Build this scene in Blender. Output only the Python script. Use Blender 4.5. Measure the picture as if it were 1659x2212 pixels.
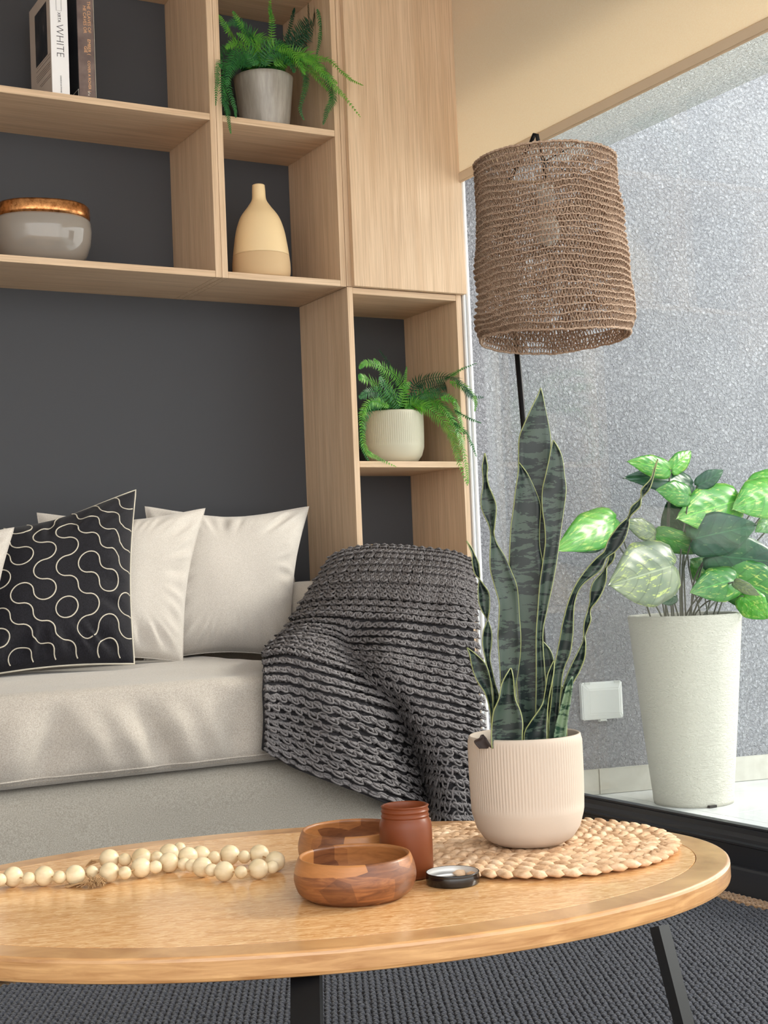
import bpy, bmesh, math, random
from math import sin, cos, pi, sqrt, radians, atan2, exp
from mathutils import Vector as V, Matrix, noise
random.seed(7)
S = bpy.context.scene
for o in list(bpy.data.objects): bpy.data.objects.remove(o)

# ------------------------------------------------------------------ camera
FPX, YAW, PITCH, ROLL, HC = 3011.6, .514366, .0447376, -.0413995, .80
fw = V((sin(YAW)*cos(PITCH), cos(YAW)*cos(PITCH), sin(PITCH)))
r0 = V((cos(YAW), -sin(YAW), 0)); u0 = r0.cross(fw)
rt = cos(ROLL)*r0 + sin(ROLL)*u0; up = -sin(ROLL)*r0 + cos(ROLL)*u0
EYE = V((0, 0, HC))
cd = bpy.data.cameras.new('camera'); cam = bpy.data.objects.new('camera', cd)
S.collection.objects.link(cam); S.camera = cam
cd.sensor_fit = 'VERTICAL'; cd.sensor_height = 36; cd.lens = FPX*36/2212
cd.clip_start = .05
m3 = Matrix((rt, up, -fw)).transposed()
cam.matrix_world = Matrix.Translation(EYE) @ m3.to_4x4()

# ------------------------------------------------------------------ light
w = bpy.data.worlds.new('world'); S.world = w; w.use_nodes = True
wn = w.node_tree; wn.nodes.clear()
wo = wn.nodes.new('ShaderNodeOutputWorld'); bg = wn.nodes.new('ShaderNodeBackground')
tc = wn.nodes.new('ShaderNodeTexCoord'); sx = wn.nodes.new('ShaderNodeSeparateXYZ'); cr = wn.nodes.new('ShaderNodeValToRGB')
wn.links.new(tc.outputs['Generated'], sx.inputs[0]); wn.links.new(sx.outputs['Z'], cr.inputs[0]); wn.links.new(cr.outputs[0], bg.inputs[0])
cr.color_ramp.elements[0].position = 0.0; cr.color_ramp.elements[0].color = (.88, .86, .82, 1)
cr.color_ramp.elements[1].position = .6; cr.color_ramp.elements[1].color = (.88, .94, 1, 1)
bg.inputs[1].default_value = 3.4
wn.links.new(bg.outputs[0], wo.inputs[0])
sl = bpy.data.lights.new('sun', 'SUN'); so = bpy.data.objects.new('sun', sl); S.collection.objects.link(so)
sl.energy = 2.6; sl.angle = radians(14); sl.color = (1, .93, .82)
so.rotation_euler = V((-.93, .16, -.52)).to_track_quat('-Z', 'Y').to_euler()   # from the balcony side
S.view_settings.view_transform = 'Standard'; S.view_settings.look = 'None'
S.view_settings.gamma = 1; S.view_settings.use_curve_mapping = False
S.view_settings.exposure = 0.2
S.cycles.max_bounces = 10; S.cycles.diffuse_bounces = 6; S.cycles.transparent_max_bounces = 24
S.cycles.transmission_bounces = 8; S.cycles.sample_clamp_indirect = 6
S.cycles.use_denoising = True

# ------------------------------------------------------------------ helpers
def ray(x, y): return rt*((x-829.5)/FPX) - up*((y-1106)/FPX) + fw
def aX(x, y, v): d = ray(x, y); return EYE + d*(v/d.x)
def aY(x, y, v): d = ray(x, y); return EYE + d*(v/d.y)
def aZ(x, y, v): d = ray(x, y); return EYE + d*((v-HC)/d.z)
def aD(x, y, v): return EYE + ray(x, y)*v
def L(r, g, b):
    f = lambda c: (c/255/12.92) if c <= 10 else ((c/255+.055)/1.055)**2.4
    return (f(r), f(g), f(b), 1)
def smooth(t): t = max(0, min(1, t)); return t*t*(3-2*t)

def mat(name, col, rough=.6, metal=0, spec=.5, **k):
    m = bpy.data.materials.new(name); m.use_nodes = True
    b = m.node_tree.nodes['Principled BSDF']
    b.inputs['Base Color'].default_value = col; b.inputs['Roughness'].default_value = rough
    b.inputs['Metallic'].default_value = metal; b.inputs['Specular IOR Level'].default_value = spec
    for a, v in k.items(): b.inputs[a.replace('_', ' ')].default_value = v
    return m
def nd(m, t, **k):
    n = m.node_tree.nodes.new(t)
    for a, v in k.items(): setattr(n, a, v)
    return n
def lk(m, a, b): m.node_tree.links.new(a, b)
def coords(m, kind='Object', scale=(1, 1, 1), rot=(0, 0, 0)):
    t = nd(m, 'ShaderNodeTexCoord'); mp = nd(m, 'ShaderNodeMapping')
    mp.inputs['Scale'].default_value = scale; mp.inputs['Rotation'].default_value = rot
    lk(m, t.outputs[kind], mp.inputs[0]); return mp.outputs[0]
def noise_n(m, vec, scale, detail=3, rough=.5, dist=0):
    n = nd(m, 'ShaderNodeTexNoise'); n.inputs['Scale'].default_value = scale
    n.inputs['Detail'].default_value = detail; n.inputs['Roughness'].default_value = rough
    n.inputs['Distortion'].default_value = dist; lk(m, vec, n.inputs[0]); return n.outputs[0]
def ramp(m, fac, *st):
    c = nd(m, 'ShaderNodeValToRGB'); e = c.color_ramp.elements
    while len(e) < len(st): e.new(.5)
    for i, (p, col) in enumerate(st): e[i].position = p; e[i].color = col
    lk(m, fac, c.inputs[0]); return c.outputs[0]
def mixc(m, fac, a, b, mode='MIX'):
    n = nd(m, 'ShaderNodeMix', data_type='RGBA', blend_type=mode)
    if isinstance(fac, (int, float)): n.inputs[0].default_value = fac
    else: lk(m, fac, n.inputs[0])
    for s, v in ((6, a), (7, b)):
        if isinstance(v, tuple): n.inputs[s].default_value = v
        else: lk(m, v, n.inputs[s])
    return n.outputs[2]
def math_n(m, op, a, b=0.):
    n = nd(m, 'ShaderNodeMath', operation=op)
    for i, v in enumerate((a, b)):
        if isinstance(v, (int, float)): n.inputs[i].default_value = v
        else: lk(m, v, n.inputs[i])
    return n.outputs[0]
def base(m, out): lk(m, out, m.node_tree.nodes['Principled BSDF'].inputs['Base Color'])
def bump(m, h, strength=.3, dist=.002):
    b = nd(m, 'ShaderNodeBump'); b.inputs['Strength'].default_value = strength; b.inputs['Distance'].default_value = dist
    lk(m, h, b.inputs['Height']); lk(m, b.outputs[0], m.node_tree.nodes['Principled BSDF'].inputs['Normal'])

def wood(name, c1, c2, axis='Z', rough=.5, fine=1.):
    m = mat(name, c1, rough, spec=.3)
    s = {'Z': (14, 14, .7), 'X': (.7, 14, 14), 'Y': (14, .7, 14)}[axis]
    v = coords(m, 'Object', s)
    a = noise_n(m, v, 3, 4, .6, .4)
    s2 = tuple(x*9 if x > 1 else x*3 for x in s)
    b = noise_n(m, coords(m, 'Object', s2), 2.2, 4, .6)
    c = ramp(m, a, (.3, c2), (.7, c1))
    c = mixc(m, ramp(m, b, (.45, (0, 0, 0, 1)), (.62, (.5, .5, .5, 1))), c, tuple(x*.74 for x in c2[:3])+(1,))
    base(m, c); bump(m, b, .12, .001); return m
def fabric(name, c1, c2, rough=.95, sc=420, bs=.35, bd=.0009):
    m = mat(name, c1, rough, spec=.1)
    v = coords(m)
    n = noise_n(m, v, sc, 2, .7)
    base(m, ramp(m, n, (.35, c2), (.65, c1)))
    n2 = noise_n(m, v, sc*1.6, 1)
    bump(m, math_n(m, 'ADD', n, n2), bs, bd)
    m.node_tree.nodes['Principled BSDF'].inputs['Sheen Weight'].default_value = .25
    return m

COL = S.collection
def mesh(name, vs, fs, m=None, parent=None, sm=False, uv=None, kind=None, label=None):
    me = bpy.data.meshes.new(name); me.from_pydata([tuple(v) for v in vs], [], fs); me.update()
    if sm: me.polygons.foreach_set('use_smooth', [True]*len(me.polygons))
    if uv:
        l = me.uv_layers.new(name='UVMap')
        for p in me.polygons:
            for li in p.loop_indices: l.data[li].uv = uv[me.loops[li].vertex_index]
    o = bpy.data.objects.new(name, me); COL.objects.link(o)
    if m: me.materials.append(m)
    attach(o, parent)
    if kind: o['kind'] = kind
    if label: o['label'] = label
    return o
def attach(o, parent):
    if parent is not None:
        o.parent = parent; o.matrix_parent_inverse = Matrix.Translation(-(W0[parent.name] if parent.name in W0 else V((0, 0, 0))))
W0 = {}
def thing(name, label, cat, loc=(0, 0, 0), group=None):
    o = bpy.data.objects.new(name, None); COL.objects.link(o); o.location = loc; o.empty_display_size = .05
    W0[o.name] = V(loc); o['label'] = label; o['category'] = cat
    if group: o['group'] = group
    return o
def tag(o, label, cat, group=None, kind=None):
    o['label'] = label; o['category'] = cat
    if group: o['group'] = group
    if kind: o['kind'] = kind
    return o
def struct(o): o['kind'] = 'structure'; return o
def bm_obj(name, bm, m, parent=None, sm=False, label=None):
    me = bpy.data.meshes.new(name); bm.to_mesh(me); bm.free()
    if sm: me.polygons.foreach_set('use_smooth', [True]*len(me.polygons))
    o = bpy.data.objects.new(name, me); COL.objects.link(o); me.materials.append(m); attach(o, parent)
    if label: o['label'] = label
    return o
def box(name, x0, x1, y0, y1, z0, z1, m, parent=None, bev=.0008, seg=1, label=None, rotz=0, piv=None, sm=False):
    bm = bmesh.new(); bmesh.ops.create_cube(bm, size=1)
    for v in bm.verts:
        v.co = V((x0+(v.co.x+.5)*(x1-x0), y0+(v.co.y+.5)*(y1-y0), z0+(v.co.z+.5)*(z1-z0)))
    if bev: bmesh.ops.bevel(bm, geom=bm.edges[:], offset=bev, segments=seg, affect='EDGES', profile=.6)
    if rotz:
        bmesh.ops.rotate(bm, verts=bm.verts, cent=V(piv), matrix=Matrix.Rotation(rotz, 3, 'Z'))
    return bm_obj(name, bm, m, parent, sm, label)
def lathe_data(prof, seg=64, c=(0, 0, 0), fn=None):
    vs, fs, n = [], [], len(prof)
    for i, (r, z) in enumerate(prof):
        for k in range(seg):
            a = 2*pi*k/seg; rr = fn(r, z, a, i) if fn else r
            vs.append((c[0]+rr*cos(a), c[1]+rr*sin(a), c[2]+z))
    for i in range(n-1):
        for k in range(seg):
            k2 = (k+1) % seg; fs.append((i*seg+k, i*seg+k2, (i+1)*seg+k2, (i+1)*seg+k))
    return vs, fs
def lathe(name, prof, m, parent=None, seg=64, c=(0, 0, 0), fn=None, sm=True, label=None, kind=None):
    vs, fs = lathe_data(prof, seg, c, fn)
    o = mesh(name, vs, fs, m, parent, sm, label=label, kind=kind)
    return o
def tube_data(pts, rad, sides=6, closed=False, cap=True, vs=None, fs=None):
    if vs is None: vs, fs = [], []
    n = len(pts); pts = [V(p) for p in pts]; st = len(vs); prev = None
    for i, p in enumerate(pts):
        t = (pts[(i+1) % n]-pts[i-1]) if closed else (pts[min(i+1, n-1)]-pts[max(i-1, 0)])
        if t.length < 1e-9: t = V((0, 0, 1))
        t.normalize()
        if prev is None:
            a = V((0, 0, 1)) if abs(t.z) < .9 else V((1, 0, 0)); prev = t.cross(a).normalized()
        prev = (prev - t*prev.dot(t))
        if prev.length < 1e-6: prev = t.orthogonal()
        prev.normalize(); b = t.cross(prev); r = rad(i/(n-1)) if callable(rad) else rad
        for k in range(sides):
            a = 2*pi*k/sides; vs.append(p + prev*(r*cos(a)) + b*(r*sin(a)))
    for i in range(n if closed else n-1):
        j = (i+1) % n
        for k in range(sides):
            k2 = (k+1) % sides; fs.append((st+i*sides+k, st+i*sides+k2, st+j*sides+k2, st+j*sides+k))
    if cap and not closed:
        fs.append(tuple(st+k for k in range(sides-1, -1, -1))); fs.append(tuple(st+(n-1)*sides+k for k in range(sides)))
    return vs, fs
def tube(name, pts, rad, m, parent=None, sides=8, closed=False, label=None, kind=None):
    vs, fs = tube_data(pts, rad, sides, closed); return mesh(name, vs, fs, m, parent, True, label=label, kind=kind)
def crom(p, t):
    n = len(p)-1; x = max(0, min(.999999, t))*n; i = int(x); f = x-i
    a, b, c, d = p[max(i-1, 0)], p[i], p[i+1], p[min(i+2, n)]
    return (b*2 + (c-a)*f + (a*2-b*5+c*4-d)*f*f + (b*3-a-c*3+d)*f*f*f)*.5
def blob(name, c, r, m, parent, sz=1, seg=20, ring=12):
    prof = [(max(r*sin(pi*i/ring), 0), -r*sz*cos(pi*i/ring)) for i in range(ring+1)]
    vs, fs = [], []
    vs.append((c[0], c[1], c[2]-r*sz))
    for i in range(1, ring):
        for k in range(seg): vs.append((c[0]+prof[i][0]*cos(2*pi*k/seg), c[1]+prof[i][0]*sin(2*pi*k/seg), c[2]+prof[i][1]))
    vs.append((c[0], c[1], c[2]+r*sz))
    for k in range(seg):
        k2 = (k+1) % seg; fs.append((0, 1+k2, 1+k)); e = 1+(ring-2)*seg; fs.append((e+k, e+k2, len(vs)-1))
        for i in range(ring-2): fs.append((1+i*seg+k, 1+i*seg+k2, 1+(i+1)*seg+k2, 1+(i+1)*seg+k))
    return mesh(name, vs, fs, m, parent, True)
def text(name, body, size, m, parent, M4, ext=.0003, label=None, sx=1., offset=0):
    c = bpy.data.curves.new(name, 'FONT'); c.body = body; c.size = size; c.extrude = ext; c.offset = offset
    c.align_x = 'LEFT'; c.align_y = 'CENTER'; c.resolution_u = 3
    t = bpy.data.objects.new('tmp', c); COL.objects.link(t)
    dg = bpy.context.evaluated_depsgraph_get(); me = bpy.data.meshes.new_from_object(t.evaluated_get(dg))
    bpy.data.objects.remove(t); me.transform(Matrix.Diagonal((sx, 1, 1, 1))); me.transform(M4); me.name = name
    me.materials.clear(); me.materials.append(m)
    o = bpy.data.objects.new(name, me); COL.objects.link(o); attach(o, parent)
    if label: o['label'] = label
    return o

# ------------------------------------------------------------------ materials
OAK1, OAK2 = L(224, 197, 167), L(205, 174, 142)
oakV = wood('oak_vertical', OAK1, OAK2, 'Z'); oakX = wood('oak_along', OAK1, OAK2, 'X'); oakY = wood('oak_deep', L(214, 184, 152), L(196, 162, 128), 'Y')
darkwall = mat('dark_wall_paint', L(70, 71, 75), .7, spec=.3)
n = noise_n(darkwall, coords(darkwall), 300, 2); bump(darkwall, n, .05, .001)
white = mat('white_paint', L(238, 238, 236), .6)
frame_w = mat('white_lacquer_frame', L(240, 243, 246), .35)
black_al = mat('anthracite_frame', L(36, 38, 43), .38, spec=.5)
black_al2 = mat('anthracite_track', L(48, 50, 55), .45, spec=.5)
blackm = mat('black_steel', L(7, 7, 9), .5, spec=.25)

stucco = mat('grey_stucco', L(150, 152, 160), .95, spec=.1)
def stucco_bump(m, c1, c2):
    v = coords(m)
    a = noise_n(m, v, 88, 3, .7, .8); b = noise_n(m, v, 2.2, 3, .6)
    base(m, mixc(m, .35, ramp(m, a, (.35, c2), (.6, c1)), ramp(m, b, (.3, c2), (.7, c1))))
    bump(m, a, 1., .03)
stucco_bump(stucco, L(205, 205, 209), L(166, 166, 171))
stucco_w = mat('white_stucco', L(232, 236, 238), .95, spec=.1); stucco_bump(stucco_w, L(252, 253, 253), L(236, 240, 242))
tile_m = mat('pale_floor_tile', L(216, 218, 216), .22, spec=.5)
base(tile_m, ramp(tile_m, noise_n(tile_m, coords(tile_m), 7, 5, .6, .8), (.3, L(205, 207, 204)), (.7, L(226, 227, 224))))
grout = mat('grout', L(168, 168, 162), .9)
skirt_m = mat('beige_skirting_tile', L(205, 202, 190), .5)
base(skirt_m, ramp(skirt_m, noise_n(skirt_m, coords(skirt_m), 9, 5, .6, .8), (.3, L(194, 190, 177)), (.7, L(214, 211, 200))))

glass = bpy.data.materials.new('window_glass'); glass.use_nodes = True
g = glass.node_tree; g.nodes.clear()
go = g.nodes.new('ShaderNodeOutputMaterial'); mx = g.nodes.new('ShaderNodeMixShader'); tr = g.nodes.new('ShaderNodeBsdfTransparent')
gl = g.nodes.new('ShaderNodeBsdfGlossy'); lw = g.nodes.new('ShaderNodeLayerWeight'); lw.inputs[0].default_value = .5
pw = g.nodes.new('ShaderNodeMath'); pw.operation = 'POWER'; pw.inputs[1].default_value = 4.2; fr = g.nodes.new('ShaderNodeMath'); fr.operation = 'MULTIPLY_ADD'; fr.inputs[1].default_value = .93; fr.inputs[2].default_value = .05
g.links.new(lw.outputs['Facing'], pw.inputs[0]); g.links.new(pw.outputs[0], fr.inputs[0])
tr.inputs[0].default_value = (.97, .985, .98, 1); gl.inputs['Roughness'].default_value = 0.0
g.links.new(fr.outputs[0], mx.inputs[0]); g.links.new(tr.outputs[0], mx.inputs[1]); g.links.new(gl.outputs[0], mx.inputs[2]); g.links.new(mx.outputs[0], go.inputs[0])

# ------------------------------------------------------------------ room shell
XG = 2.40; YW = 3.93; YS = 3.606
floor_m = wood('floor_oak', L(190, 160, 125), L(165, 132, 98), 'Y', .4)
struct(box('floor', -2.6, 2.36, -2.2, 4.0, -.06, 0, floor_m, bev=0))
struct(box('wall_back', -2.6, 2.36, YW, YW+.1, 0, 2.9, darkwall, bev=0))
struct(box('wall_left', -2.7, -2.6, -2.2, YW+.1, 0, 2.9, white, bev=0))
struct(box('ceiling', -2.7, 2.44, -.9, YW+.1, 2.78, 2.9, white, bev=0))
# jamb, header and posts of the glazing
jm = struct(box('trim_1', 2.352, 2.3625, 3.606, 3.68, 0, 2.78, frame_w, bev=.003))
struct(box('trim_2', 2.363, 2.375, 3.600, 3.68, .12, 2.78, frame_w, bev=.003))
struct(box('trim_3', 2.36, 2.46, -2.2, 3.60, 2.45, 2.78, white, bev=.002))
# anthracite bottom rail with its stepped profile
def extrudeY(name, prof, y0, y1, m, parent=None):
    n = len(prof); vs = [(x, y0, z) for x, z in prof]+[(x, y1, z) for x, z in prof]
    fs = [(i, (i+1) % n, n+(i+1) % n, n+i) for i in range(n)]+[tuple(range(n-1, -1, -1)), tuple(range(n, 2*n))]
    return mesh(name, vs, fs, m, parent)
wf = extrudeY('window_1', [(2.362, .072), (2.362, .118), (2.357, .121), (2.357, .126), (2.366, .129), (2.368, .136), (2.378, .145), (2.380, .157), (2.43, .157), (2.44, .07)], -2.2, 3.60, black_al)
struct(wf)
extrudeY('bottom_track', [(2.346, 0), (2.346, .066), (2.350, .071), (2.362, .0715), (2.46, .0715), (2.46, 0)], -2.2, 3.60, black_al2, wf)
box('glazing_bead', 2.384, 2.39, -2.2, 3.585, .157, .163, black_al, wf, .001)
gp = mesh('glass_pane', [(XG, -2.2, .15), (XG, 3.58, .15), (XG, 3.58, 2.46), (XG, -2.2, 2.46)], [(0, 1, 2, 3)], glass, wf)
gp2 = mesh('glass_pane', [(XG+.018, -2.2, .15), (XG+.018, 3.58, .15), (XG+.018, 3.58, 2.46), (XG+.018, -2.2, 2.46)], [(0, 1, 2, 3)], glass, wf)

# balcony
wdir = V((.708, -.161, 0)).normalized(); wnrm = V((-.161, -.708, 0)).normalized(); w0 = V((2.999, 3.957, 0))
def wp(s, d, z): q = w0 + wdir*s + wnrm*d; return V((q.x, q.y, z))
def wbox(name, s0, s1, d0, d1, z0, z1, m, parent=None, bev=.001):
    bm = bmesh.new(); bmesh.ops.create_cube(bm, size=1)
    for v in bm.verts:
        v.co = wp(s0+(v.co.x+.5)*(s1-s0), d0+(v.co.y+.5)*(d1-d0), z0+(v.co.z+.5)*(z1-z0))
    if bev: bmesh.ops.bevel(bm, geom=bm.edges[:], offset=bev, segments=2, affect='EDGES')
    bmesh.ops.recalc_face_normals(bm, faces=bm.faces)
    return bm_obj(name, bm, m, parent)
struct(wbox('wall_outer', -.62, 2.3, -.15, 0, -.02, 3.3, stucco, bev=0))
struct(box('wall_reveal', 2.352, 2.376, 3.68, 4.13, 0, 3.0, stucco, bev=0))
bf = struct(box('floor_balcony', 2.47, 5.0, -2.2, 4.1, -.06, -.006, grout, bev=0))
ts = .598
for i in range(4):
    for j in range(4):
        x0 = 2.475+i*.6; y1 = 3.95-j*.6
        box('tile', x0, x0+ts, y1-ts, y1, -.0055, .0-random.random()*.0006, tile_m, bf, .001)
sk = struct(wbox('trim_4', -.62, 2.3, .0005, .004, .0, .086, grout, bev=0))
s = -.62-.02
for k in range(9):
    ln = .345; wbox('skirting_tile', s, s+ln-.003, .004, .014, .001, .088, skirt_m, sk, .0012); s += ln
struct(box('ceiling_balcony', 2.46, 3.0, -2.2, 3.86, 2.215, 2.6, stucco_w, bev=.006))
# ------------------------------------------------------------------ roller blind
blind = mat('blind_fabric', L(232, 202, 158), .9, spec=.1)
nb = noise_n(blind, coords(blind, scale=(1, 1, 1.6)), 240, 3, .6, .8)
base(blind, ramp(blind, nb, (.35, L(247, 234, 212)), (.65, L(254, 247, 232)))); bump(blind, nb, .5, .001)
bt = blind.node_tree; pb = bt.nodes['Principled BSDF']; tl = bt.nodes.new('ShaderNodeBsdfTranslucent'); ms = bt.nodes.new('ShaderNodeMixShader')
tl.inputs[0].default_value = L(252, 238, 214); ms.inputs[0].default_value = .5
bt.links.new(pb.outputs[0], ms.inputs[1]); bt.links.new(tl.outputs[0], ms.inputs[2]); bt.links.new(ms.outputs[0], bt.nodes['Material Output'].inputs[0])
rb = thing('roller_blind', 'tan woven roller blind half lowered over the window, bar across its bottom', 'blind', (2.345, 1.6, 2.0))
box('blind_fabric', 2.3450, 2.3465, -.3, 3.594, 2.036, 2.62, blind, rb, 0)
bar_m = mat('blind_bar_cover', L(216, 194, 166), .8)
bm = bmesh.new(); bmesh.ops.create_cube(bm, size=1)
for v in bm.verts: v.co = V((2.342+(v.co.x+.5)*.012, -.3+(v.co.y+.5)*3.894, 2.003+(v.co.z+.5)*.034))
bmesh.ops.bevel(bm, geom=[e for e in bm.edges if abs((e.verts[0].co-e.verts[1].co).y) > 1], offset=.005, segments=3, affect='EDGES')
bm_obj('bottom_bar', bm, bar_m, rb)
tube('roller_tube', [(2.33, -.3, 2.64), (2.33, 3.59, 2.64)], .03, bar_m, rb, 16)

# ------------------------------------------------------------------ shelving
YB = YW-.001
def unit(name, label, x0, x1, z0, z1, shelves, t=.0185, mats=None, yb=YB, left=True, right=True, top=True, bottom=True):
    r = thing(name, label, 'shelf', ((x0+x1)/2, YS, z0))
    if left: box('side_panel', x0, x0+t, YS, yb, z0, z1, oakV, r)
    if right: box('side_panel', x1-t, x1, YS, yb, z0, z1, oakV, r)
    a, b = x0+(t if left else 0)+.0003, x1-(t if right else 0)-.0003
    for k, z in enumerate(shelves):
        box('shelf_board', a, b, YS+.0005, yb, z-.0185, z, oakX, r)
    return r
unit('wall_shelf_unit', 'wide open oak wall shelf above the sofa holding the books and the bowl', .62, 1.5445, 1.655, 2.70, [1.6737, 2.123, 2.578])
unit('wall_shelf_unit', 'narrow open oak wall shelf holding the vase and the upper fern', 1.5455, 1.942, 1.655, 2.70, [1.6737, 2.123, 2.578])
cb = thing('wall_cabinet', 'tall oak cabinet with a plain closed door beside the window blind', 'cabinet', (2.15, YS, 1.657))
box('side_panel', 1.9432, 1.9605, YS, YB, 1.657, 2.70, oakV, cb)
box('side_panel', 2.331, 2.3495, YS, YB, 1.657, 2.70, oakV, cb)
box('bottom_board', 1.961, 2.3307, YS+.0005, YB, 1.657, 1.6755, oakX, cb)
box('cabinet_door', 1.9585, 2.352, YS-.0195, YS-.0012, 1.6555, 2.69, oakV, cb, .001)
unit('floor_shelf_unit', 'low open oak shelf column by the window holding the lower fern', 1.9435, 2.3435, .0, 1.6555, [.0985, .6737, 1.1372, 1.6545])

# ------------------------------------------------------------------ books
bw = mat('book_white', L(236, 235, 236), .5); bwc = mat('book_cover_greige', L(196, 184, 174), .55)
bphoto = mat('book_photo', L(38, 42, 50), .35)
base(bphoto, ramp(bphoto, noise_n(bphoto, coords(bphoto, scale=(1, 1, .5)), 22, 3, .6, 1.2), (.42, L(22, 27, 36)), (.6, L(60, 58, 60)), (.72, L(120, 116, 114))))
bink = mat('book_ink', L(45, 45, 50), .6); bpage = mat('book_pages', L(225, 220, 208), .8)
bbrown = mat('book_brown', L(105, 88, 84), .6); base(bbrown, ramp(bbrown, noise_n(bbrown, coords(bbrown), 30, 4), (.3, L(90, 74, 70)), (.7, L(122, 104, 98))))
bblack = mat('book_black', L(20, 22, 30), .4); bgold = mat('book_gold', L(235, 185, 140), .35, .6)
SY = 3.625
xa = aY(112, 150, SY).x; xb = aY(149.5, 150, SY).x; ztop = 2.425
bk = thing('book', 'white book lettered WHITE with a framed photo on its greige cover', 'book', ((xa+xb)/2, SY, 2.123))
box('page_block', xa+.004, xb-.002, SY+.004, aX(65, 100, xa).y-.008, 2.1275, ztop-.004, bpage, bk)
box('spine', xa, xb, SY, SY+.003, 2.124, ztop, bw, bk, .0008)
box('front_cover', xa, xa+.003, SY+.003, aX(65, 100, xa).y, 2.124, ztop, bwc, bk, .0005)
box('back_cover', xb-.003, xb, SY+.003, aX(65, 100, xa).y, 2.124, ztop, bw, bk, .0005)
pz0 = aX(78, 148, xa).z; pz1 = aX(75, 36, xa).z; py1 = aX(77, 100, xa).y; py0 = aX(102, 80, xa).y
box('cover_photo', xa-.0006, xa, py0, py1, pz0, pz1, bphoto, bk, 0)
vs, fs = [], []
for k, (z, a, b) in enumerate([(pz0-.006-d_, .012, (py1-SY)*f_) for d_, f_ in ((0, .95), (.009, 1), (.022, 1), (.028, 1), (.034, 1), (.040, .95), (.056, .8), (.062, .7))]):
    i = len(vs); vs += [(xa-.0004, SY+a, z), (xa-.0004, SY+b, z), (xa-.0004, SY+b, z+.0012), (xa-.0004, SY+a, z+.0012)]; fs.append((i, i+3, i+2, i+1))
mesh('cover_text', vs, fs, bink, bk, kind='stuff')
def spineM(x, z): return Matrix(((0, 1, 0, x), (0, 0, -1, SY-.0004), (-1, 0, 0, z), (0, 0, 0, 1)))
xm = (xa+xb)/2
spb = [c for c in bk.children if c.name.startswith('spine')][0]
text('title', 'WHITE', .030, bink, spb, spineM(xm, aY(130, 52, SY).z), .0002, sx=.98, offset=-.0006)
text('subtitle', 'XRTA', .012, bink, bk, spineM(xm, aY(130, 27, SY).z), .0002, sx=.9)
text('publisher_line', 'CHURCH & STONE', .0055, bink, bk, spineM(xm, aY(130, 163, SY).z), .0002)
z1 = aY(125, 23, SY).z
tube('spine_frame', [(xm-.007, SY-.0004, z1), (xm+.007, SY-.0004, z1), (xm+.007, SY-.0004, z1+.05), (xm-.007, SY-.0004, z1+.05)], .0004, bink, bk, 4, True)
xc = aY(168.5, 100, SY).x; xd = aY(205, 100, SY).x
bk2 = thing('book', 'brown hardback with gold spine lettering and a black cover', 'book', ((xc+xd)/2, SY, 2.123))
box('page_block', xc+.004, xd-.004, SY+.004, SY+.172, 2.1275, 2.455, bpage, bk2)
box('spine', xc, xd, SY, SY+.004, 2.124, 2.46, bbrown, bk2, .0015, 2)
box('front_cover', xc, xc+.003, SY+.004, SY+.178, 2.124, 2.46, bblack, bk2, .0005)
box('back_cover', xd-.003, xd, SY+.0, SY+.178, 2.124, 2.46, mat('book_grey_edge', L(190, 180, 165), .6), bk2, .0005)
tube('cover_frame', [(xc-.0003, SY+.006, 2.13), (xc-.0003, SY+.006, 2.15), (xc-.0003, SY+.05, 2.15), (xc-.0003, SY+.05, 2.13)], .0008, bpage, bk2, 4, True)
xm2 = (xc+xd)/2+.003
text('title', 'THE CLAVES OF', .0125, bgold, bk2, spineM(xm2+.006, aY(187, 2, SY).z), .0002)
text('title', 'HE CAVES OR', .0125, bgold, bk2, spineM(xm2-.006, aY(187, 13, SY).z), .0002)
text('title', 'EMBER (', .0125, bgold, bk2, spineM(xm2+.004, aY(187, 84, SY).z), .0002)
text('title', 'GIE ', .0125, bgold, bk2, spineM(xm2-.006, aY(187, 100, SY).z), .0002)
text('title', 'COVER A ROVER (', .0105, bgold, bk2, spineM(xm2+.002, aY(190, 131, SY).z), .0002)
text('title', 'of a', .009, bpage, bk2, spineM(xm2, aY(190, 196, SY).z), .0002)

# ------------------------------------------------------------------ bowl, vases
glaze = mat('grey_glaze', L(140, 132, 124), .08, spec=.6); glaze_in = mat('bowl_inside', L(120, 112, 104), .3)
copper = mat('copper_leaf', L(205, 140, 85), .28, 1.)
base(copper, ramp(copper, noise_n(copper, coords(copper), 70, 4, .7), (.35, L(150, 95, 55)), (.6, L(222, 160, 105))))
bc = aZ(90, 562, 1.674); bc.y = 3.74; bc.x = aY(90, 500, 3.74).x; bc.z = 1.6742
br = (aY(194, 490, 3.74).x - bc.x)*1.0*cos(0)*.9
bo = thing('bowl', 'glossy grey bowl with a copper leaf rim on the shelf', 'bowl', bc)
Rb = .118
def sq(r, z, a, i): return r*1.17*(1+.03*cos(4*(a-.6)))
prof = [(.0, 0), (.07, 0), (.085, .004), (.104, .03), (.114, .06), (.118, .09), (.117, .118), (.1135, .1255)]
lathe('bowl_body', prof+[(.108, .1255), (.105, .09), (.08, .012), (0, .010)], glaze, bo, 96, bc, sq)
lathe('copper_rim', [(.1085, .1255), (.1138, .1257), (.1150, .136), (.1145, .158), (.111, .163), (.107, .16), (.107, .1257)], copper, bo, 96, bc, sq, label='copper leaf rim')
vc1 = mat('vase_cream', L(232, 205, 160), .38, spec=.4); vc2 = mat('vase_raw_base', L(205, 175, 135), .85)
vcx = aY(562, 500, 3.70).x; vp = V((vcx, 3.70, 1.6742))
vs_ = thing('vase', 'cream bottle vase with a raw tan lower band on the middle shelf', 'vase', vp)
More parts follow.
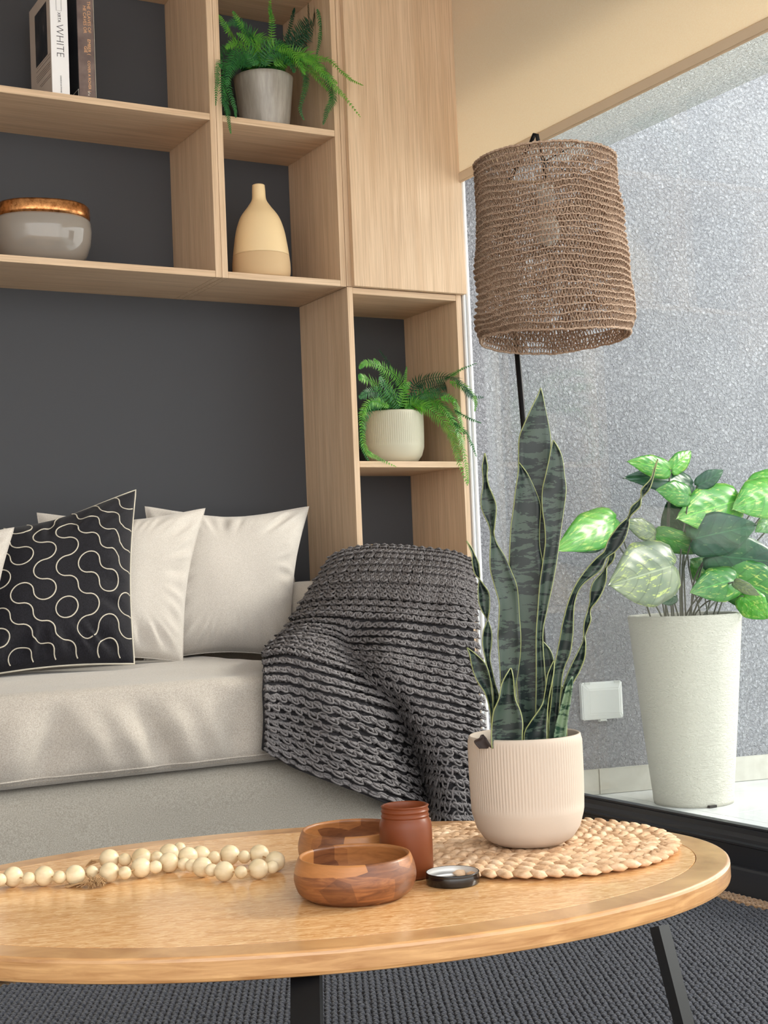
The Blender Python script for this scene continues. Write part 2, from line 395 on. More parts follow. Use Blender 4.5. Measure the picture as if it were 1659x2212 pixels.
def bez(pr, n=6):
    out = []; P = [V((a, b, 0)) for a, b in pr]
    for i in range((len(P)-1)*n+1): q = crom(P, i/((len(P)-1)*n)); out.append((max(q.x, 0), q.y))
    return out
low = bez([(.080, .006), (.0845, .02), (.0855, .045), (.083, .073)])
hi = bez([(.083, .0735), (.078, .11), (.071, .15), (.057, .19), (.034, .222), (.0215, .243), (.0195, .27), (.0185, .286)])
lathe('lower_band', [(0, 0), (.074, 0)]+low+[(.06, .073)], vc2, vs_, 72, vp, label='unglazed tan lower band')
lathe('vase_body', [(.06, .0731)]+hi+[(.0165, .2875), (.014, .285), (.013, .25)], vc1, vs_, 72, vp)
v2 = aY(806, 1190, 3.72); vq = V((v2.x, 3.72, .6742)); k2 = (aY(806, 1176, 3.72).z-.6742)
wv = mat('pale_wood_vase', L(232, 196, 140), .5)
wt = thing('vase', 'pale wooden bottle whose neck shows above the grey throw', 'vase', vq)
lathe('vase_body', [(0, 0), (.05, 0), (.055, .02), (.055, .07), (.04, .11), (.024, .135), (.0215, .15), (.0235, k2-.003), (.0215, k2), (.017, k2), (.016, .15)], wv, wt, 48, vq)

# ------------------------------------------------------------------ ferns
def leafmat(name, c1, c2, tr_, sc=60):
    m = mat(name, c1, .45, spec=.4)
    base(m, ramp(m, noise_n(m, coords(m), sc, 3), (.35, c2), (.65, c1)))
    t = m.node_tree; p = t.nodes['Principled BSDF']; l = t.nodes.new('ShaderNodeBsdfTranslucent'); x = t.nodes.new('ShaderNodeMixShader')
    l.inputs[0].default_value = tr_; x.inputs[0].default_value = .35
    t.links.new(p.outputs[0], x.inputs[1]); t.links.new(l.outputs[0], x.inputs[2]); t.links.new(x.outputs[0], t.nodes['Material Output'].inputs[0]); return m
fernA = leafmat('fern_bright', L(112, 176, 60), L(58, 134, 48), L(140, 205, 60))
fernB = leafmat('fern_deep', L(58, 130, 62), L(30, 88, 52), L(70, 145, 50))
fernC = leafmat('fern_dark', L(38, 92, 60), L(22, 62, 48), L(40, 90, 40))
POTS = {}
def frond(pts, ln, m, parent, n=None, side=None, lab=None):
    ln *= 1.5; PC = POTS[parent.name]; xlo, xhi = (1.567, 1.921) if parent.name == 'potted_fern' else (1.965, 2.322)
    pts = [V(p) for p in pts]; K = 28
    P = [crom(pts, i/K) for i in range(K+1)]; Lg = sum((P[i+1]-P[i]).length for i in range(K))
    n = n or max(12, int(Lg/.0064)); vs, fs = [], []
    tube_data([P[i] for i in range(0, K+1, 2)], lambda t: .0011*(1-t)+.0004, 4, False, False, vs, fs)
    sd = side or V((random.uniform(-.3, .3), -1, random.uniform(-.1, .4))).normalized()
    for i in range(n):
        t = (i+.5)/n; p = crom(pts, t); tg = (crom(pts, min(t+.02, 1))-crom(pts, max(t-.02, 0))).normalized()
        s_ = tg.cross(sd)
        if s_.length < .1: s_ = tg.orthogonal()
        s_.normalize(); nn = s_.cross(tg)
        l0 = ln*min(1, t*7+.25)*(1-t)**.55*1.15
        for sg in (-1, 1):
            l = l0*random.uniform(.85, 1.1); d = (s_*sg + tg*.38 + V((0, 0, -.16)) + nn*random.uniform(-.25, .25)).normalized()
            wv_ = tg*(Lg/n*.27+.0003); a = len(vs); q = p + d*l*.45; e = p+d*l + tg*l*.12 + V((0, 0, -.1*l))
            vs += [p-wv_*.7, p+wv_*.7, q+wv_*1.15, q-wv_*1.0, e]
            fs += [(a, a+1, a+2, a+3), (a+3, a+2, a+4)]
    for i, q in enumerate(vs):
        q = V(q)
        if q.y > 3.598: q.x = min(max(q.x, xlo), xhi)
        q.y = min(q.y, 3.925)
        if q.z < PC[1]+.004 and q.z > PC[2]-.02:
            h = V((q.x-PC[0].x, q.y-PC[0].y, 0))
            if PC[3]*.86 < h.length < PC[3]+.006: h = h.normalized()*(PC[3]+.006+.01*random.random()); q.x = PC[0].x+h.x; q.y = PC[0].y+h.y
            elif h.length <= PC[3]*.86 and q.z < PC[1]-.02: q.z = PC[1]-.02
        if q.z < PC[2]+.0015 and q.y > 3.604: q.z = PC[2]+.0015
        vs[i] = q
    return mesh('frond', vs, fs, m, parent, False)
def pathY(px, ox, oy, sc, y0, y1):
    n = len(px)-1
    return [aY(ox+x*sc, oy+y*sc, y0+(y1-y0)*smooth(i/n*1.3)) for i, (x, y) in enumerate(px)]
potc = mat('grey_glazed_pot', L(150, 144, 136), .3, spec=.5)
base(potc, ramp(potc, noise_n(potc, coords(potc, scale=(1, 1, .12)), 40, 4, .6), (.35, L(134, 128, 120)), (.65, L(172, 166, 158))))
soil = mat('dark_soil', L(30, 26, 24), .95); bump(soil, noise_n(soil, coords(soil), 200, 4), 1, .004)
f1 = V((aY(570, 200, 3.72).x, 3.72, 2.1232))
F1 = thing('potted_fern', 'fern in a plain grey glazed pot on the upper shelf', 'plant', f1)
rt1 = (aY(636, 160, 3.72).x-aY(506, 160, 3.72).x)/2*.90
zt1 = aY(570, 146, 3.72-rt1).z-2.123
pt1 = lathe('pot', [(0, 0), (rt1*.78, 0), (rt1*.80, .003), (rt1*.985, zt1-.01), (rt1, zt1), (rt1*.97, zt1+.002), (rt1*.93, zt1), (rt1*.88, zt1-.02), (rt1*.86, zt1-.03), (0, zt1-.03)], potc, F1, 80, f1)
lathe('soil', [(0, zt1-.02), (rt1*.9, zt1-.02), (rt1*.5, zt1-.012), (0, zt1-.01)], soil, pt1, 24, f1)
POTS[F1.name] = (f1, 2.123+zt1, 2.1232, rt1)
def T4(px, a, b): return pathY(px, 440, 0, .217, a, b)
spec1 = [
 ([(620, 650), (700, 470), (860, 500), (960, 640), (1010, 740)], 3.64, 3.58, .022, fernA),
 ([(520, 650), (440, 520), (330, 540), (260, 680), (230, 860)], 3.63, 3.58, .020, fernB),
 ([(600, 650), (640, 540), (760, 520), (870, 640), (900, 720)], 3.63, 3.60, .020, fernB),
 ([(560, 650), (520, 430), (430, 300), (330, 220), (230, 250)], 3.68, 3.64, .022, fernB),
 ([(700, 640), (900, 530), (1080, 560), (1200, 720), (1330, 830)], 3.63, 3.56, .022, fernA),
 ([(480, 660), (330, 560), (230, 640), (190, 800), (200, 1000), (240, 1150)], 3.64, 3.59, .018, fernB),
 ([(560, 640), (470, 400), (560, 380), (740, 460), (900, 540), (1050, 590), (1150, 690), (1280, 840), (1400, 960), (1560, 1165)], 3.68, 3.55, .019, fernA),
 ([(1000, 600), (1100, 570), (1250, 600), (1380, 720), (1480, 800), (1590, 850)], 3.62, 3.53, .010, fernA),
 ([(800, 640), (880, 540), (960, 650), (1020, 780), (1000, 920), (960, 1080), (1000, 1195)], 3.62, 3.58, .012, fernB),
 ([(440, 660), (380, 600), (290, 690), (240, 800), (270, 950), (310, 1080), (320, 1170)], 3.64, 3.59, .012, fernB),
 ([(420, 640), (250, 480), (160, 560), (140, 700), (130, 850), (120, 1050)], 3.66, 3.575, .013, fernB),
 ([(420, 660), (280, 640), (210, 750), (205, 900), (230, 1050), (250, 1200), (270, 1330)], 3.65, 3.59, .014, fernB),
 ([(640, 640), (670, 400), (680, 200), (660, 100), (665, -60)], 3.74, 3.70, .011, fernA),
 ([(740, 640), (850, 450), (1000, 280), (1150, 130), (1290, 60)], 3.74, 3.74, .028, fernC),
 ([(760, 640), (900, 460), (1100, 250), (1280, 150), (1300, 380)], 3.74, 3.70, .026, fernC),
 ([(560, 640), (480, 400), (380, 270), (290, 110)], 3.70, 3.64, .017, fernA),
 ([(500, 640), (330, 420), (240, 300), (150, 150)], 3.70, 3.63, .017, fernA),
 ([(800, 620), (1000, 590), (1180, 700), (1270, 880), (1290, 980), (1230, 1100), (1190, 1240)], 3.66, 3.575, .018, fernB),
 ([(1130, 90), (1170, 260), (1150, 420), (1120, 560)], 3.66, 3.66, .009, fernB),
 ([(620, 660), (520, 600), (420, 580), (350, 620), (300, 690)], 3.64, 3.62, .012, fernB),
 ([(700, 640), (820, 560), (1000, 640), (1120, 760), (1240, 900)], 3.65, 3.58, .02, fernA),
 ([(560, 640), (600, 500), (740, 430), (840, 480)], 3.66, 3.62, .02, fernB),
 ([(600, 640), (560, 480), (440, 400), (330, 330)], 3.66, 3.62, .02, fernA),
 ([(560, 650), (440, 480), (300, 430), (220, 480)], 3.66, 3.62, .018, fernA),
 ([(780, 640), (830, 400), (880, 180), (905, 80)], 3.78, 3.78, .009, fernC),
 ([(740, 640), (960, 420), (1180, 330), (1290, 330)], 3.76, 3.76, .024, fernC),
]
def do_fern(spec, T, root, cx, zc, Rr, nf, seed):
    for px, a, b, l, m in spec: frond(T(px, a, b), l, m, root)
    random.seed(seed)
    for k in range(nf):
        a = random.uniform(-pi, pi); el = random.uniform(.75, 1.3); Lg = random.uniform(.09, .15)
        d = V((cos(a), sin(a)*.7, 0)); p0 = V((cx[0], cx[1], zc))+d*Rr*.3
        pts = []
        for i in range(6):
            t = i/5; q = p0+d*(Lg*cos(el)*1.0*t)+V((0, 0, Lg*(sin(el)*t-.55*t*t)))
            q.x = min(max(q.x, cx[0]-.17), cx[0]+.17); q.y = min(q.y, 3.91); pts.append(q)
        frond(pts, random.uniform(.015, .022), (fernB, fernC, fernB, fernA)[k % 4], root)
do_fern(spec1, T4, F1, (f1.x, f1.y), 2.123+zt1-.01, rt1, 30, 3)

# ribbed pots
def ribbed(c, R_, H, m, parent, rb=.62, nrib=None, fade=None):
    prof = [(0, 0), (R_*.60, 0), (R_*.64, .0015), (R_*.78, H*.055), (R_*.90, H*.15), (R_*.965, H*.27)]
    for k in range(7): prof.append((R_*(.972+.028*sin(pi*min(1, (k/6)*.9+.15)*.62)), H*(.31+k*.105)))
    prof += [(R_*.985, H*.965), (R_*.975, H*.99), (R_*.955, H), (R_*.93, H*.985), (R_*.92, H*.9), (R_*.92, H*.86)]
    P = []
    for i in range(len(prof)-1):
        a, b = prof[i], prof[i+1]; n_ = 3 if .27*H <= a[1] < .9*H and a[0] > R_*.9 and i < 13 else 1
        for j in range(n_): P.append((a[0]+(b[0]-a[0])*j/n_, a[1]+(b[1]-a[1])*j/n_))
    P.append(prof[-1]); nr = nrib or 96; top = len(P)-6
    def fn(r, z, a, i):
        f = smooth((z/H-.34)/.05)*(1-smooth((z/H-.93)/.03)) if i <= top else 0
        return r - .0011*f*(.5+.5*cos(nr*a))
    pt = lathe('pot', P, m, parent, nr*4, c, fn)
    lathe('soil', [(0, H*.86), (R_*.925, H*.86), (R_*.5, H*.9), (0, H*.9)], soil, pt, 24, c)
potR = mat('greige_matt_pot', L(188, 174, 160), .75, spec=.25); bump(potR, noise_n(potR, coords(potR), 500, 2), .1, .0005)
potS = mat('sage_matt_pot', L(196, 192, 172), .6, spec=.3)
f2 = V((aY(850, 940, 3.72).x, 3.72, 1.1374)); R2 = (aY(914, 940, 3.72).x-aY(786, 940, 3.72).x)/2*.90
H2 = aY(850, 883, 3.72-R2).z-1.137
F2 = thing('potted_fern', 'trailing fern in a ribbed sage cream pot on the lower shelf', 'plant', f2)
ribbed(f2, R2, H2, potS, F2, nrib=88)
POTS[F2.name] = (f2, 1.137+H2, 1.1374, R2)
def T5(px, a, b): return pathY(px, 740, 740, .1929, a, b)
spec2 = [
 ([(520, 720), (420, 670), (330, 660), (250, 740), (215, 850), (220, 1050), (260, 1200), (330, 1260), (450, 1320), (600, 1390)], 3.64, 3.59, .014, fernA),
 ([(700, 740), (800, 690), (920, 710), (1080, 830), (1200, 980), (1260, 1150), (1310, 1350), (1400, 1600)], 3.65, 3.57, .022, fernA),
 ([(740, 700), (900, 620), (1050, 660), (1180, 800), (1290, 980), (1340, 1150), (1390, 1400), (1405, 1580)], 3.67, 3.55, .022, fernA),
 ([(740, 700), (850, 590), (1000, 560), (1150, 600), (1290, 660)], 3.67, 3.62, .020, fernB),
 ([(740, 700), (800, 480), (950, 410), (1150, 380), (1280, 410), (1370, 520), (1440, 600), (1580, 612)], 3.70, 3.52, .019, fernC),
 ([(1150, 400), (1250, 350), (1330, 300), (1500, 230)], 3.6, 3.5, .006, fernB),
 ([(690, 720), (670, 480), (560, 340), (400, 250), (250, 230), (190, 290)], 3.70, 3.62, .018, fernA),
 ([(640, 700), (600, 500), (540, 280), (410, 80)], 3.80, 3.80, .014, fernC),
 ([(700, 720), (700, 450), (718, 270)], 3.72, 3.70, .008, fernA),
 ([(580, 720), (400, 480), (250, 400), (180, 380)], 3.68, 3.62, .020, fernA),
 ([(560, 720), (430, 560), (280, 560), (190, 620)], 3.66, 3.61, .020, fernB),
 ([(1100, 620), (1250, 640), (1290, 760), (1330, 900), (1370, 1100)], 3.6, 3.54, .016, fernA),
 ([(1250, 750), (1400, 840), (1550, 900)], 3.56, 3.5, .008, fernB),
 ([(1250, 900), (1380, 1000), (1440, 1120), (1500, 1280)], 3.56, 3.5, .010, fernB),
 ([(620, 720), (540, 560), (460, 350), (350, 180)], 3.70, 3.66, .019, fernA),
 ([(650, 720), (560, 600), (470, 480), (420, 380)], 3.66, 3.63, .022, fernB),
 ([(650, 720), (680, 600), (700, 500), (760, 450)], 3.64, 3.62, .016, fernA),
 ([(1200, 440), (1340, 480), (1440, 560), (1490, 660), (1480, 770)], 3.58, 3.51, .011, fernA),
 ([(760, 700), (980, 520), (1150, 480), (1260, 560)], 3.72, 3.68, .022, fernC),
 ([(750, 720), (900, 660), (1100, 720), (1230, 850), (1290, 1050)], 3.7, 3.6, .022, fernB),
 ([(520, 740), (350, 700), (260, 820), (225, 1000), (225, 1180), (300, 1340)], 3.66, 3.61, .014, fernB),
]
do_fern(spec2, T5, F2, (f2.x, f2.y), 1.137+H2-.015, R2, 28, 5)

# ------------------------------------------------------------------ sofa
sof = fabric('sofa_fabric', L(186, 178, 168), L(160, 151, 141)); sofd = fabric('sofa_base_fabric', L(166, 160, 150), L(138, 132, 122))
thread = mat('sofa_seam', L(150, 140, 126), .9)
SF = thing('sofa', 'light greige fabric sofa with one long seat cushion', 'sofa', (.6, 3.3, 0))
def rbox(name, x0, x1, y0, y1, z0, z1, m, parent, r=.04, nx=12, ny=8, nz=6, fn=None):
    vs, fs, idx = [], [], {}
    def P(i, j, k):
        key = (i, j, k)
        if key not in idx:
            p = V((x0+(x1-x0)*i/nx, y0+(y1-y0)*j/ny, z0+(z1-z0)*k/nz))
            c = V((min(max(p.x, x0+r), x1-r), min(max(p.y, y0+r), y1-r), min(max(p.z, z0+r), z1-r)))
            d = p-c
            if d.length > 1e-6:
                mxd = max(abs(d.x), abs(d.y), abs(d.z)); d = d.normalized()*min(r, mxd if mxd < r*.999 else r); p = c+d
            if fn: p = fn(p)
            idx[key] = len(vs); vs.append(p)
        return idx[key]
    for i in range(nx):
        for j in range(ny):
            for k, f in ((0, 1), (nz, 0)):
                q = (P(i, j, k), P(i+1, j, k), P(i+1, j+1, k), P(i, j+1, k)); fs.append(q[::-1] if f else q)
        for k in range(nz):
            for j, f in ((0, 0), (ny, 1)):
                q = (P(i, j, k), P(i+1, j, k), P(i+1, j, k+1), P(i, j, k+1)); fs.append(q[::-1] if f else q)
    for j in range(ny):
        for k in range(nz):
            for i, f in ((0, 1), (nx, 0)):
                q = (P(i, j, k), P(i, j+1, k), P(i, j+1, k+1), P(i, j, k+1)); fs.append(q[::-1] if f else q)
    return mesh(name, vs, fs, m, parent, True)
def seatf(p):
    q = p.copy(); fy = 1-smooth((p.y-2.86)/.25); crown = .012*smooth((p.y-2.9)/.25)
    if p.z > .5: q.z += crown
    # wrinkles on the front face
    h = (p.z-.39)/.17
    if fy > .5 and 0 < h < 1.1:
        wv_ = 0
        for cx_, am, sl_, wd in ((.72, .010, .35, .05), (.80, -.008, .3, .03), (.9, .007, -.5, .035), (.97, .009, -.45, .03), (1.03, -.006, -.5, .025), (1.09, .008, -.4, .03), (1.16, .006, -.35, .03), (1.22, -.005, .3, .03), (.6, .008, .4, .05), (.4, -.006, .2, .06)):
            u = (p.x-cx_-sl_*(h-.5)*.18)/wd; wv_ += am*exp(-u*u)*sin(pi*min(1, max(0, h)))**.8
        q.y -= wv_*2.0 + .012*sin(pi*min(1, max(0, h)))
        q.y += .004*noise.noise(V((p.x*14, 0, p.z*22)))
    if fy < .6 or h > 1: q.z += .0035*noise.noise(V((p.x*5, p.y*9, 2)))
    return q
seatc = rbox('seat_cushion', -1.2, 1.45, 2.86, 3.62, .392, .588, sof, SF, .034, 260, 40, 18, seatf)
rbox('sofa_base', -1.2, 1.63, 2.875, 3.69, .006, .389, sofd, SF, .035, 30, 20, 10, lambda p: V((p.x, p.y+.004*noise.noise(V((p.x*3, 1, p.z*5))), p.z)))
rbox('backrest', -1.2, 1.80, 3.70, 3.90, .05, .828, sof, SF, .035, 30, 6, 12)
rbox('armrest', 1.70, 1.97, 3.17, 3.69, .006, .79, sof, SF, .06, 10, 20, 16)
def seam(z, dy):
    pts = [V((x/60, 0, 0)) for x in range(-60, 86)]
    out = []
    for p in pts:
        q = seatf(V((p.x, 2.862, z))); out.append(V((p.x, q.y-dy, z)))
    return out
tube('piping', seam(.561, -.003+.0005), .0022, sof, seatc, 6)
tube('piping', seam(.412, .0002), .0020, sof, seatc, 6)
vs, fs = [], []
for z in (.5535, .405):
    P = seam(z, 0)
    x = -.9
    while x < 1.4:
        q = seatf(V((x, 2.862, z))); 
        tube_data([(x, q.y-.0008, z), (x+.0035, q.y-.0014, z)], .0007, 4, False, True, vs, fs); x += .0075
mesh('stitching', vs, fs, thread, seatc, kind='stuff')

# ------------------------------------------------------------------ pillows
COVERS = []
class Pil:
    def __init__(s, TL, TR, BR, BL, th, bow=.035, seed=0, dent=0.):
        s.c = (TL, TR, BR, BL); s.th = th; s.bow = bow; s.seed = seed; s.dent = dent
        s.n = (TR-TL).cross(BL-TL).normalized()
        if s.n.dot(EYE-TL) < 0: s.n.negate()
    def P(s, u, v, side):
        TL, TR, BR, BL = s.c
        ub = u + s.bow*(.5-u)*2*sin(pi*v)**1.0*(abs(2*u-1)**2); vb = v + s.bow*(.5-v)*2*sin(pi*u)*(abs(2*v-1)**2)
        p = (TL*(1-ub)+TR*ub)*(1-vb)+(BL*(1-ub)+BR*ub)*vb
        a = max(0, 1-abs(2*u-1)**2.6); b = max(0, 1-abs(2*v-1)**2.6)
        h = (a*b)**.52
        wr = 0
        e = min(u, 1-u, v, 1-v)
        ang = atan2(v-.5, u-.5)
        wr = .020*(.5-abs(noise.noise(V((cos(ang)*5+e*3, sin(ang)*5, s.seed*3.1)))*2.2))*exp(-((e-.10)/.085)**2)
        wr += .010*noise.noise(V((u*3, v*3, s.seed+5)))*h
        d = s.dent*exp(-(((u-.5)/.3)**2+((v)/.18)**2))
        return p + s.n*side*(s.th*h*(1-.25*v*0) + wr*h) + V((0, 0, -d))
    def nrm(s, u, v): 
        e = .01; return (s.P(u+e, v, 1)-s.P(u-e, v, 1)).cross(s.P(u, v+e, 1)-s.P(u, v-e, 1)).normalized()
def pillow(label, group, pil, m, pm, n=72, pr=.0026):
    c = sum(pil.c, V((0, 0, 0)))/4
    c.z = min(q.z for q in pil.c)
    r = thing('cushion', label, 'cushion', c, group)
    vs, fs = [], []
    for sd in (1, -1):
        st = len(vs)
        for j in range(n+1):
            for i in range(n+1): vs.append(pil.P(i/n, j/n, sd))
        for j in range(n):
            for i in range(n):
                a = st+j*(n+1)+i; q = (a, a+1, a+n+2, a+n+1); fs.append(q if sd < 0 else q[::-1])
    cv = mesh('cushion_cover', vs, fs, m, r, True)
    edge = [pil.P(t/30, 0, 0) for t in range(30)]+[pil.P(1, t/30, 0) for t in range(30)]+[pil.P(1-t/30, 1, 0) for t in range(30)]+[pil.P(0, 1-t/30, 0) for t in range(30)]
    tube('piping', edge, pr, pm, cv, 6, True)
    r2 = cv; COVERS.append(cv)
    return r
cl = fabric('cushion_fabric', L(204, 197, 189), L(180, 172, 163), sc=520); 
G = 'plain light cushions along the sofa back'
p3 = Pil(aY(313, 1094, 3.67), aY(667, 1094, 3.67), aY(628, 1420, 3.52), aY(310, 1432, 3.52), .075, .05, 1, .012)
pillow('plain light greige cushion at the right end of the row', G, p3, cl, cl, pr=.0018)
p2 = Pil(aY(80, 1108, 3.54), aY(443, 1098, 3.54), aY(394, 1430, 3.37), aY(80, 1446, 3.37), .07, .05, 2, .010)
pillow('plain light greige cushion just behind the black patterned one', G, p2, cl, cl, pr=.0018)
bvel = mat('black_chenille', L(26, 25, 30), .8, spec=.2); 
nv = noise_n(bvel, coords(bvel, scale=(1, 1, .25)), 700, 3, .7); base(bvel, ramp(bvel, nv, (.35, L(9, 9, 12)), (.7, L(36, 34, 42)))); bump(bvel, nv, .5, .001)
bvel.node_tree.nodes['Principled BSDF'].inputs['Sheen Weight'].default_value = .08
cordm = mat('cream_cord', L(196, 188, 172), .8)
p1 = Pil(aY(-95, 1158, 3.40), aY(293, 1058, 3.40), aY(290, 1434, 3.24), aY(-95, 1470, 3.24), .065, .03, 3, .014)
k1 = pillow('black chenille cushion embroidered with cream looping lines', None, p1, bvel, cordm, pr=.0026)
if 'group' in k1: del k1['group']
random.seed(21); vs, fs = [], []
NT = 8; seg = 7
for a in range(NT+1):
    for b in range(NT+1):
        fl = random.random() < .30
        for (cx_, cy_, a0) in (((a, b, 0), (a+1, b+1, pi)) if fl else ((a+1, b, pi/2), (a, b+1, -pi/2))):
            pts = []
            for k in range(seg+1):
                an = a0+k/seg*pi/2; u = (cx_+.5*cos(an))/NT-.04; v = (cy_+.5*sin(an))/NT-.06
                if .012 < u < .988 and .012 < v < .988: pts.append(p1.P(u, v, 1)+p1.nrm(u, v)*0)
            if len(pts) > 1: tube_data(pts, .00165, 5, False, False, vs, fs)
mesh('embroidery', vs, fs, cordm, k1.children[0], True, label='cream looping cord embroidery')
p0 = Pil(aY(-330, 1165, 3.22), aY(30, 1140, 3.22), aY(-14, 1452, 3.12), aY(-360, 1475, 3.12), .06, .05, 4)
pillow('plain light cushion at the left edge in front of the black one', G, p0, cl, cl, pr=.0018)

# ------------------------------------------------------------------ knitted throw
knit = mat('charcoal_yarn', L(112, 108, 108), .95, spec=.08)
kn = noise_n(knit, coords(knit), 900, 2, .6); base(knit, ramp(knit, kn, (.3, L(80, 77, 79)), (.7, L(138, 133, 132)))); bump(knit, kn, .5, .0008)
knit_b = mat('charcoal_yarn_core', L(60, 58, 60), 1., spec=.05)
rows = [
 [(735, 1225, 3.70), (770, 1214, 3.68), (815, 1210, 3.66), (855, 1208, 3.62), (895, 1210, 3.60), (940, 1215, 3.58), (985, 1222, 3.5), (1008, 1235, 3.4)],
 [(718, 1208, 3.56), (755, 1194, 3.5), (805, 1187, 3.45), (850, 1188, 3.4), (895, 1191, 3.37), (940, 1196, 3.33), (985, 1203, 3.28), (1013, 1216, 3.25)],
 [(680, 1262, 3.48), (718, 1250, 3.30), (775, 1245, 3.18), (830, 1245, 3.10), (880, 1247, 3.04), (935, 1251, 3.00), (985, 1256, 2.98), (1020, 1268, 3.04)],
 [(638, 1330, 3.38), (680, 1322, 3.16), (742, 1320, 3.05), (805, 1322, 2.98), (868, 1326, 2.94), (928, 1331, 2.91), (980, 1335, 2.90), (1026, 1340, 3.0)],
 [(600, 1385, 3.22), (650, 1370, 3.03), (712, 1378, 3.01), (760, 1392, 3.00), (830, 1396, 2.90), (905, 1405, 2.88), (975, 1418, 2.88), (1032, 1428, 2.97)],
 [(569, 1412, 2.95), (628, 1404, 2.87), (700, 1424, 2.86), (770, 1446, 2.95), (832, 1462, 2.88), (895, 1485, 2.84), (965, 1500, 2.84), (1038, 1520, 2.93)],
 [(567, 1478, 2.83), (635, 1480, 2.82), (722, 1504, 2.80), (818, 1530, 2.86), (868, 1542, 2.93), (908, 1560, 2.84), (968, 1575, 2.82), (1038, 1590, 2.92)],
 [(569, 1560, 2.825), (640, 1575, 2.815), (735, 1604, 2.79), (840, 1640, 2.83), (905, 1655, 2.98), (935, 1662, 2.88), (978, 1670, 2.82), (1030, 1680, 2.93)],
 [(568, 1622, 2.825), (650, 1664, 2.81), (750, 1704, 2.785), (862, 1742, 2.80), (928, 1765, 3.02), (950, 1790, 2.93), (982, 1805, 2.85), (1012, 1800, 2.95)],
]
tail = [[(568, 1626, 2.83), (651, 1670, 2.815), (747, 1708, 2.80), (851, 1745, 2.80), (945, 1800, 2.99), (982, 1800, 2.90), (1012, 1815, 2.93)]]
GR = [[aY(*q) for q in r] for r in rows]
def TH(u, v):
    return crom([crom(r, u) for r in GR], v)
def THn(u, v):
    e = .012; n_ = (TH(min(u+e, 1), v)-TH(max(u-e, 0), v)).cross(TH(u, min(v+e, 1))-TH(u, max(v-e, 0)))
    n_ = n_.normalized() if n_.length > 1e-9 else V((0, -1, 0))
    return n_
NU, NV = 130, 140
GP = [[TH(i/NU, j/NV) for i in range(NU+1)] for j in range(NV+1)]
for j in range(NV+1):
    for i in range(NU+1):
        u, v = i/NU, j/NV
        f = .009*sin(19*u+9*v+3*sin(5*v))*smooth(v*6)*(1 if v > .3 else .8)
        GP[j][i] = GP[j][i] + V((0, f*.9, .0))
def gp(u, v):
    x = max(0, min(u, .99999))*NU; y = max(0, min(v, .99999))*NV; i, j = int(x), int(y); a, b = x-i, y-j
    return (GP[j][i]*(1-a)+GP[j][i+1]*a)*(1-b)+(GP[j+1][i]*(1-a)+GP[j+1][i+1]*a)*b
NG = [[None]*(NU+1) for _ in range(NV+1)]
for j in range(NV+1):
    for i in range(NU+1):
        a = GP[j][min(i+1, NU)]-GP[j][max(i-1, 0)]; b = GP[min(j+1, NV)][i]-GP[max(j-1, 0)][i]; c = a.cross(b)
        NG[j][i] = c.normalized() if c.length > 1e-12 else V((0, -1, 0))
sgn = 1 if sum(NG[j][60].dot(EYE-GP[j][60]) for j in range(30, 120)) > 0 else -1
def gn(u, v): return NG[int(max(0, min(v, 1))*NV)][int(max(0, min(u, 1))*NU)]*sgn
TW = thing('throw_blanket', 'chunky charcoal knitted throw draped over the sofa arm', 'blanket', TH(.5, .9))
vs = [GP[j][i]-gn(i/NU, j/NV)*.0045 for j in range(NV+1) for i in range(NU+1)]
nn = len(vs); vs += [p-gn((k % (NU+1))/NU, (k//(NU+1))/NV)*.004 for k, p in enumerate(vs[:nn])]
fs = []
for j in range(NV):
    for i in range(NU):
        a = j*(NU+1)+i; fs.append((a, a+1, a+NU+2, a+NU+1)); fs.append(tuple(nn+q for q in (a, a+NU+1, a+NU+2, a+1)))
mesh('blanket_core', vs, fs, knit_b, TW, True)
cum = [0]
for j in range(NV): cum.append(cum[-1]+sum((GP[j+1][i]-GP[j][i]).length for i in (30, 60, 95)))
def VINV(x):
    x *= cum[-1]
    for j in range(NV):
        if cum[j+1] >= x: return (j+(x-cum[j])/max(1e-9, cum[j+1]-cum[j]))/NV
    return 1.
random.seed(4); NR = 56; ST = 38
vs, fs = [], []
for r in range(NR):
    v0 = VINV((r+.5)/NR)
    # width of a stitch follows the cloth
    rib = (r % 3)
    hem = r > NR-9
    amp = (.22 if hem else .38)/NR
    ph = random.random()*.3 + (.5 if r % 2 else 0)
    for strand in range(3):
        pts = []; n_ = ST*5
        for k in range(n_+1):
            s_ = k/5+ph; u = k/n_
            jit = .12*noise.noise(V((u*60, r*3.1, strand)))
            if strand == 0: dv = amp*sin(2*pi*s_); dn = .0042+.0030*cos(2*pi*s_); du = .25*sin(4*pi*s_)/ST
            elif strand == 1: dv = -amp*sin(2*pi*s_); dn = .0042-.0030*cos(2*pi*s_); du = -.25*sin(4*pi*s_)/ST
            else: dv = .62/NR*sin(2*pi*(s_*.5+.2)); dn = .0062+.0040*sin(2*pi*s_*.5+1.); du = .2*sin(2*pi*s_)/ST
            u2 = max(0, min(1, u+du)); v2_ = max(0, min(1, v0+dv+jit/NR))
            pts.append(gp(u2, v2_)+gn(u2, v2_)*(dn*(1.0 if rib else 1.5)+.0015*noise.noise(V((u*90, r, 7)))))
        tube_data(pts, .0035 if strand < 2 else .0028, 4, False, False, vs, fs)
mesh('knit_stitches', vs, fs, knit, TW, True, kind='stuff')

